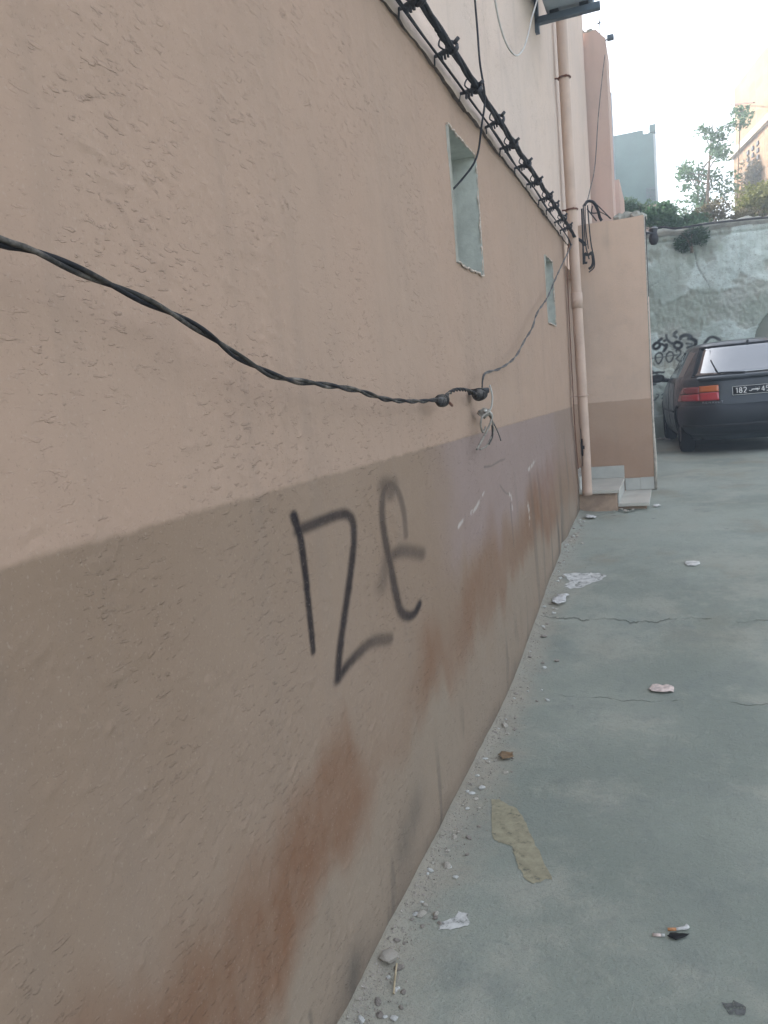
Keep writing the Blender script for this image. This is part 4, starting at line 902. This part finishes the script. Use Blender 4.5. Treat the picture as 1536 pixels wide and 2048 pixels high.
# the country name in Arabic script between the two numbers
strokes('arabic_script', [[(0, .05), (.02, -.1), (.14, -.14), (.24, .0), (.25, .3), (.32, .12), (.38, .3), (.44, .12), (.50, .32), (.52, .12), (.60, .12), (.62, .42), (.64, .12), (.70, .1)], circ(.77, .26, .06, .10) + [(.83, .1), (.74, -.2)], [(.83, .1), (.92, .1), (.96, .36)], [(.61, .62), (.63, .62)], [(.91, .62), (.93, .62)], [(.98, .62), (1.0, .62)]],
        -.072, .745, .05, .115, .0042, M['white'], pl, .0165)
o = None
for k_, ch in enumerate('RENAULT'): strokes('badge_letter', GL[ch], -.585 + .0335 * k_, .628, .022, .024, .0022, M['metal'], car, .004)
# side glass, mirror, wheels
def side(y, z, sg, off):
    r_, f_, w_ = prof_at(z); yc, L_ = (r_ + f_) / 2, (f_ - r_) / 2; t = min(.9995, abs(y - yc) / L_)
    return (sg * (w_ * (1 - t ** ne(z)) ** (1 / ne(z)) + off), y, z)
for sg in (-1, 1):
    for nm, q in (('quarter_glass', [(.62, .97), (1.10, .965), (1.10, 1.29), (.84, 1.27)]), ('rear_door_glass', [(1.16, .965), (1.86, .955), (1.86, 1.305), (1.16, 1.295)]), ('front_door_glass', [(1.93, .955), (2.88, .945), (2.42, 1.25), (1.93, 1.305)])):
        vs_ = []; m_ = 8
        for i in range(m_ + 1):
            for j in range(m_ + 1):
                s_, t = j / m_, i / m_
                yv = (q[0][0] * (1 - s_) + q[1][0] * s_) * (1 - t) + (q[3][0] * (1 - s_) + q[2][0] * s_) * t; z = (q[0][1] * (1 - s_) + q[1][1] * s_) * (1 - t) + (q[3][1] * (1 - s_) + q[2][1] * s_) * t
                vs_.append(side(yv, z, sg, .004))
        MB().add(vs_, [(i * 9 + j, i * 9 + j + 1, (i + 1) * 9 + j + 1, (i + 1) * 9 + j) for i in range(8) for j in range(8)]).build(nm, M['glass'], car, True)
    for yv, z0, z1 in ((1.12, .30, .95), (1.90, .26, .94)):
        MB().tube([side(yv, z, sg, .001) for z in np.linspace(z0, z1, 9)], .0035, 5).build('door_gap', M['black'], car)
    MB().tube([side(yv, .52, sg, .004) for yv in np.linspace(1.15, 2.95, 20)], .014, 6).build('side_moulding', M['black'], car, True)
    mr = MB(); cx = sg * .93; k = 14
    rings = [(2.60, .3), (2.585, .85), (2.62, 1.0), (2.68, .9), (2.73, .6), (2.745, .2)]
    vs_ = [(cx + sg * .005 + .105 * s_ * math.copysign(abs(math.cos(a)) ** .7, math.cos(a)), yv, .985 + .062 * s_ * math.copysign(abs(math.sin(a)) ** .7, math.sin(a))) for yv, s_ in rings for a in [2 * math.pi * j / k for j in range(k)]]
    mr.add(vs_, [(i * k + j, i * k + (j + 1) % k, (i + 1) * k + (j + 1) % k, (i + 1) * k + j) for i in range(5) for j in range(k)] + [tuple(range(k))[::-1], tuple(range(5 * k, 6 * k))])
    mr.tube([(sg * .86, 2.66, .955), (sg * .76, 2.68, .945)], .03, 8); mr.build('door_mirror', M['black'], car, True)
    for a, b in WH:
        w_ = empty('wheel'); w_.parent = car; w_.location = (sg * .715, a, .285)
        prof = [(-.085, .17), (-.09, .24), (-.075, .275), (-.04, .287), (.04, .287), (.075, .275), (.09, .24), (.085, .17)]; k = 32
        vs_ = [(px * 1.0, r_ * math.cos(2 * math.pi * j / k), r_ * math.sin(2 * math.pi * j / k)) for px, r_ in prof for j in range(k)]
        MB().add(vs_, [(i * k + j, i * k + (j + 1) % k, (i + 1) * k + (j + 1) % k, (i + 1) * k + j) for i in range(7) for j in range(k)]).build('tyre', M['rubber'], w_, True)
        prof = [(-.07, .172), (.0, .172), (.06, .172), (.075, .165), (.06, .13), (.05, .06), (.055, .0)]
        vs_ = [(sg * px, r_ * math.cos(2 * math.pi * j / k), r_ * math.sin(2 * math.pi * j / k)) for px, r_ in prof for j in range(k)]
        MB().add(vs_, [(i * k + j, i * k + (j + 1) % k, (i + 1) * k + (j + 1) % k, (i + 1) * k + j) for i in range(6) for j in range(k)]).build('rim', M['metal'], w_, True)
        MB().tube([side(a + RA * math.cos(t), max(.19, b + RA * math.sin(t)), sg, .0) for t in np.linspace(-.3, math.pi + .3, 30)], .016, 6).build('wheel_arch', M['bumper'], car, True)
MB().box((-.60, .25, .19), (.60, 3.9, .30)).build('underbody', M['black'], car)
# bonnet end, seldom seen: windscreen and headlights
wsv = []
for i in range(7):
    z = .95 + (1.31 - .95) * i / 6
    for j in range(13):
        t = -.86 + 1.72 * j / 12; r_, f_, w_ = prof_at(z); yc, L_ = (r_ + f_) / 2, (f_ - r_) / 2; x = t * w_; wsv.append((x, yc + L_ * (1 - abs(t) ** ne(z)) ** (1 / ne(z)) + .006, z))
MB().add(wsv, [(i * 13 + j, i * 13 + j + 1, (i + 1) * 13 + j + 1, (i + 1) * 13 + j) for i in range(6) for j in range(12)]).build('windscreen', M['glass'], car, True)
for sg in (-1, 1):
    MB().box((sg * .58 - .16, 3.98, .60), (sg * .58 + .16, 4.075, .70)).build('headlight', M['white'], car, bevel=.02)

# ---------------------------------------------------------------- thin summer haze over the whole quarter
hz = MB().box((-125, -125, -1.2), (125, 125, 10.5)); hm = bpy.data.materials.new('thin_haze'); hm.use_nodes = True; hm.node_tree.nodes.clear()
hv = hm.node_tree.nodes.new('ShaderNodeVolumePrincipled'); hv.inputs['Color'].default_value = (.80, .91, 1.0, 1); hv.inputs['Density'].default_value = HAZE; hv.inputs['Anisotropy'].default_value = .3
ho = hm.node_tree.nodes.new('ShaderNodeOutputMaterial'); hm.node_tree.links.new(hv.outputs[0], ho.inputs['Volume'])
tag(hz.build('haze', hm), 'thin pale haze hanging in the air', 'haze', None, 'stuff')

# ---------------------------------------------------------------- litter and rubble on the ground
def flat_sheet(name, label, poly, mat, h=.004, cat='litter', curl=.0, sub=3, seed=0, lift=.003, rag=.002):
    """thin irregular sheet lying on the ground; poly = outline in metres"""
    cx = sum(p[0] for p in poly) / len(poly); cy = sum(p[1] for p in poly) / len(poly); g = random.Random(seed)
    bm = bmesh.new(); pts = []
    for i, (a, b) in enumerate(poly):
        c_, d = poly[(i + 1) % len(poly)]
        for t in (0, .33, .66): pts.append((a + (c_ - a) * t + g.uniform(-rag, rag), b + (d - b) * t + g.uniform(-rag, rag)))
    bm.faces.new([bm.verts.new((x - cx, yv - cy, 0)) for x, yv in pts]); bmesh.ops.triangulate(bm, faces=bm.faces[:])
    bmesh.ops.subdivide_edges(bm, edges=bm.edges[:], cuts=sub, use_grid_fill=True)
    for v_ in bm.verts: v_.co.z = ground_z(v_.co.x + cx, v_.co.y + cy) + lift + curl * (float(fbm(np.array([v_.co.x * 40 + seed]), np.array([v_.co.y * 40]), seed)[0]))
    z0 = ground_z(cx, cy)
    for v_ in bm.verts: v_.co.z -= z0
    bmesh.ops.recalc_face_normals(bm, faces=bm.faces[:]); me = bpy.data.meshes.new(name); bm.to_mesh(me); bm.free()
    o = link(name, me, mat, None, True); o.location = (cx, cy, z0)
    if h > .001: s_ = o.modifiers.new('thick', 'SOLIDIFY'); s_.thickness = h * .5; s_.offset = 1
    return tag(o, label, cat)
def worn(name, c, lo, hi, sc):
    n = NT(name, .85, .25); n.put(n.b.inputs['Alpha'], n.ss(n.noise(sc, 5, .7), lo, hi))
    return n.done(n.mix(n.ss(n.noise(30, 4, .6), .35, .7), tuple(x * .84 for x in c), tuple(x * 1.1 for x in c)), n.bump(n.noise(90, 3, .6), .6, .0008))
M['spill_y'] = worn('dried_yellow_paint', (.325, .298, .205), .24, .48, 26); M['spill_w'] = worn('worn_limewash', (.60, .60, .57), .30, .52, 22); M['gum'] = worn('old_gum', (.13, .135, .13), .3, .6, 60)
M['limewash'] = simple('spilt_limewash', (.55, .55, .52), .9, .2, 0, .22, 26, .001, 60)
flat_sheet('yellow_spill', 'dull yellow dried spill on the concrete', [(.122, 2.67), (.15, 2.68), (.175, 2.655), (.225, 2.625), (.265, 2.56), (.285, 2.50), (.315, 2.44), (.355, 2.35), (.385, 2.28), (.408, 2.225), (.385, 2.232), (.372, 2.205), (.35, 2.198), (.318, 2.225), (.297, 2.27), (.275, 2.33), (.252, 2.385), (.232, 2.392), (.205, 2.40), (.182, 2.42), (.150, 2.53)], M['spill_y'], .0006, 'stain', 0, 2, 3, .0015, .004)
flat_sheet('pale_spill', 'small off white spill near the wall foot', [(.125, 1.92), (.14, 1.93), (.165, 1.94), (.20, 1.955), (.205, 1.985), (.19, 2.01), (.165, 2.015), (.15, 1.985), (.13, 1.955)], M['spill_w'], .0006, 'stain', 0, 1, 5, .0015, .006)
flat_sheet('limewash_patch', 'white painted patch on the concrete beside the wall', [(.085, 5.27), (.16, 5.29), (.26, 5.28), (.33, 5.26), (.37, 5.21), (.34, 5.15), (.27, 5.07), (.22, 4.99), (.15, 4.97), (.12, 5.02), (.13, 5.12), (.10, 5.19)], M['spill_w'], .0006, 'stain', 0, 2, 7, .002, .012)
flat_sheet('paper_scrap', 'crumpled white scrap of paper on the ground below the white patch', [(.075, 4.72), (.12, 4.70), (.155, 4.74), (.150, 4.80), (.165, 4.85), (.12, 4.86), (.085, 4.82), (.068, 4.77)], M['paper'], .002, 'litter', .035, 2, 9)
flat_sheet('flattened_packet', 'flattened pale packet lying in the middle of the alley', [(.655, 3.80), (.67, 3.77), (.72, 3.765), (.768, 3.78), (.772, 3.83), (.745, 3.86), (.70, 3.845), (.672, 3.85)], M['paperpink'], .002, 'litter', .014, 2, 11)
flat_sheet('paper_ring', 'pale flat disc of litter higher up the alley', [(.855, 5.43), (.87, 5.39), (.92, 5.385), (.95, 5.42), (.945, 5.47), (.90, 5.49), (.86, 5.475)], M['limewash'], .002, 'litter', .006, 2, 13)
flat_sheet('paper_scrap', 'scrap of printed paper on the ground at the foot of the downpipe', [(.075, 6.80), (.12, 6.76), (.165, 6.78), (.17, 6.86), (.12, 6.89), (.085, 6.86)], M['paper'], .002, 'litter', .03, 2, 15)
flat_sheet('paper_scrap', 'white scrap against the edge of the lower marble step', [(.625, 7.20), (.66, 7.18), (.69, 7.22), (.675, 7.28), (.635, 7.27)], M['paper'], .002, 'litter', .02, 2, 16)
flat_sheet('dry_leaf', 'single curled brown leaf beside the wall', [(.075, 3.01), (.10, 2.985), (.128, 3.0), (.145, 3.01), (.125, 3.025), (.135, 3.05), (.105, 3.045), (.088, 3.05)], M['leaf_dry'], .0016, 'leaf', .022, 2, 17)
for i, (x, yv) in enumerate(((.60, 13.75), (.66, 13.55), (.74, 13.4), (.70, 13.9))):
    q = .05; flat_sheet('paper_scrap', 'white scrap of litter on the ground at the foot of the old wall', [(x - q, yv - .05), (x + q * .6, yv - .07), (x + q, yv + .05), (x - q * .3, yv + .08)], M['paper'], .004, 'litter', .06, 2, 20 + i)['group'] = 'litter at the foot of the old wall'
for i, (x, yv, s_) in enumerate(((.36, 7.06, .018), (.41, 7.0, .03), (.46, 7.05, .026), (.30, 7.0, .018))):
    flat_sheet('rubbish_scrap', 'grey scrap of rubbish lying in front of the marble steps', [(x - s_, yv), (x, yv - s_), (x + s_, yv), (x + s_ * .5, yv + s_ * 1.6), (x - s_ * .5, yv + s_)], M['plaster_chip'], .003, 'litter', .035, 1, 30 + i)['group'] = 'scraps in front of the steps'
def butt(label, x, yv, a, L_, crushed):
    z = ground_z(x, yv); t = tag(empty('cigarette_butt', (x, yv, z + .0045), R(a)), label, 'cigarette butt')
    MB().tube([(-L_ / 2, 0, 0), (-L_ / 2 + .022, 0, 0)], .0041, 10).build('filter', M['filter'] if crushed else M['paperpink'], t, True)
    if crushed: MB().tube([(-L_ / 2 + .0225, 0, 0), (.004, .001, .001), (L_ / 2 - .006, .002, .003), (L_ / 2, .006, .006)], [.0041, .004, .0052, .0065], 10).build('paper_tube', M['paper'], t, True)
    else: MB().tube([(-L_ / 2 + .0225, 0, 0), (L_ / 2, 0, 0)], [.0041, .0036], 10).build('paper_tube', M['limewash'], t, True)
butt('orange tipped cigarette butt with a crumpled white end', .772, 2.072, 14, .055, True)
butt('short pale cigarette stub left of the orange tipped butt', .722, 2.036, 10, .032, False)
flat_sheet('ash_smear', 'dark smear of ash beside the cigarette butt', [(.745, 2.035), (.765, 2.025), (.79, 2.045), (.80, 2.058), (.775, 2.055), (.752, 2.052)], M['rubber'], .002, 'stain', .005, 1, 18)
flat_sheet('dark_spot', 'round dark spot trodden into the concrete at the lower right', [(.865, 1.83), (.885, 1.80), (.92, 1.805), (.925, 1.83), (.90, 1.845)], M['gum'], .0006, 'stain', 0, 1, 19, .002, .006)
t = tag(empty('dry_stalk', (.075, 1.70, ground_z(.075, 1.70))), 'straw coloured stalk lying against the wall foot', 'stalk')
MB().tube([(-.012, .05, .012), (.0, .0, .008), (.012, -.045, .006)], .0026, 6).build('stalk', M['twig'], t)
# stones: the countable ones singly, the grit as one heap along the wall foot
bms = []
for k in range(6):
    bm = bmesh.new(); bmesh.ops.create_icosphere(bm, subdivisions=2, radius=1); g = random.Random(50 + k)
    pl_ = [(Vector((g.gauss(0, 1), g.gauss(0, 1), g.gauss(0, 1))).normalized(), g.uniform(.5, .85)) for _ in range(9)]
    for v_ in bm.verts:
        for n_, d in pl_:
            e = v_.co.dot(n_) - d
            if e > 0: v_.co -= n_ * e
        v_.co *= 1 + g.uniform(-.05, .05)
    me = bpy.data.meshes.new('stone'); bm.to_mesh(me); bm.free(); bms.append(me)
big = [(.035, 1.765, .030, 'pale broken block of plaster at the wall foot near the bottom edge', 'plaster_chip'), (.07, 1.75, .016, 'dark stone beside the broken plaster block', 'stone'), (.062, 1.975, .015, 'angular grey stone just above the pale spill', 'plaster_chip'), (.10, 1.99, .012, 'flat pale chip beside the angular grey stone', 'plaster_chip'), (.068, 2.226, .016, 'pale stone halfway along the yellow spill near the wall', 'plaster_chip'),
       (.118, 2.307, .008, 'small dark stone between the yellow spill and the wall', 'stone'), (.07, 2.74, .014, 'white plaster chip above the yellow spill', 'limewash'), (.03, 2.83, .011, 'white pebble close to the wall above the yellow spill', 'limewash'), (.045, 3.31, .020, 'curved shard of pale plaster beyond the brown leaf', 'plaster_chip'), (.19, 3.64, .014, 'white chip lying on the nearer crack', 'limewash'), (.03, 3.67, .012, 'grey stone at the wall end of the nearer crack', 'stone'), (.07, 4.35, .018, 'grey stone at the wall foot before the further crack', 'stone'), (.18, 4.08, .014, 'dark stone between the two cracks', 'stone')]
for i, (x, yv, s_, lb, mt) in enumerate(big):
    me = bms[i % 6].copy(); me.materials.clear(); me.materials.append(M[mt]); o = bpy.data.objects.new('loose_stone', me); col.objects.link(o)
    o.scale = (s_, s_ * random.uniform(.8, 1.3), s_ * .55); o.rotation_euler = (0, 0, random.uniform(0, 6)); o.location = (x, yv, ground_z(x, yv) + s_ * .25); tag(o, lb, 'stone', 'loose stones along the wall foot')
for i in range(120):
    yv = 1.55 + 5.2 * random.random() ** 1.3; x = .02 + abs(random.gauss(0, .055)); s_ = random.uniform(.004, .010) * (1 + .10 * yv)
    me = bms[i % 6].copy(); me.materials.clear(); me.materials.append(M[random.choice(['plaster_chip', 'stone', 'stone', 'limewash'])]); o = bpy.data.objects.new('plaster_chip', me); col.objects.link(o)
    o.scale = (s_, s_ * random.uniform(.7, 1.5), s_ * .5); o.rotation_euler = (0, 0, random.uniform(0, 6)); o.location = (x, yv, ground_z(x, yv) + s_ * .2); tag(o, 'small plaster chip among the grit along the wall foot', 'chip', 'small chips along the wall foot')
tet = MB()
for i in range(9500):
    if i < 8000: yv = 1.4 + 6.0 * random.random() ** 1.25; x = abs(random.gauss(0, .05)) + .004; s_ = random.choice([.0012, .0018, .0026, .0038]) * random.uniform(.7, 1.3)
    else: yv = 1.5 + 5 * random.random(); x = random.uniform(0, 1.5); s_ = random.uniform(.0008, .0022)
    z = float(gprof(yv)); P = [Vector((random.gauss(0, 1), random.gauss(0, 1), random.gauss(0, .7))).normalized() * s_ for _ in range(4)]; tet.v; zz_ = None
    k = len(tet.v); tet.v += [(x + p.x, yv + p.y, p.z) for p in P]; tet.f += [(k, k + 1, k + 2), (k, k + 3, k + 1), (k, k + 2, k + 3), (k + 1, k + 3, k + 2)]
V_ = np.array(tet.v); V_[:, 2] += gheight(V_[:, 0], V_[:, 1]) + .0012; tet.v = [tuple(p) for p in V_]
tag(tet.build('grit', M['stone']), 'fine grit and dust swept against the foot of the stucco wall', 'grit', None, 'stuff')
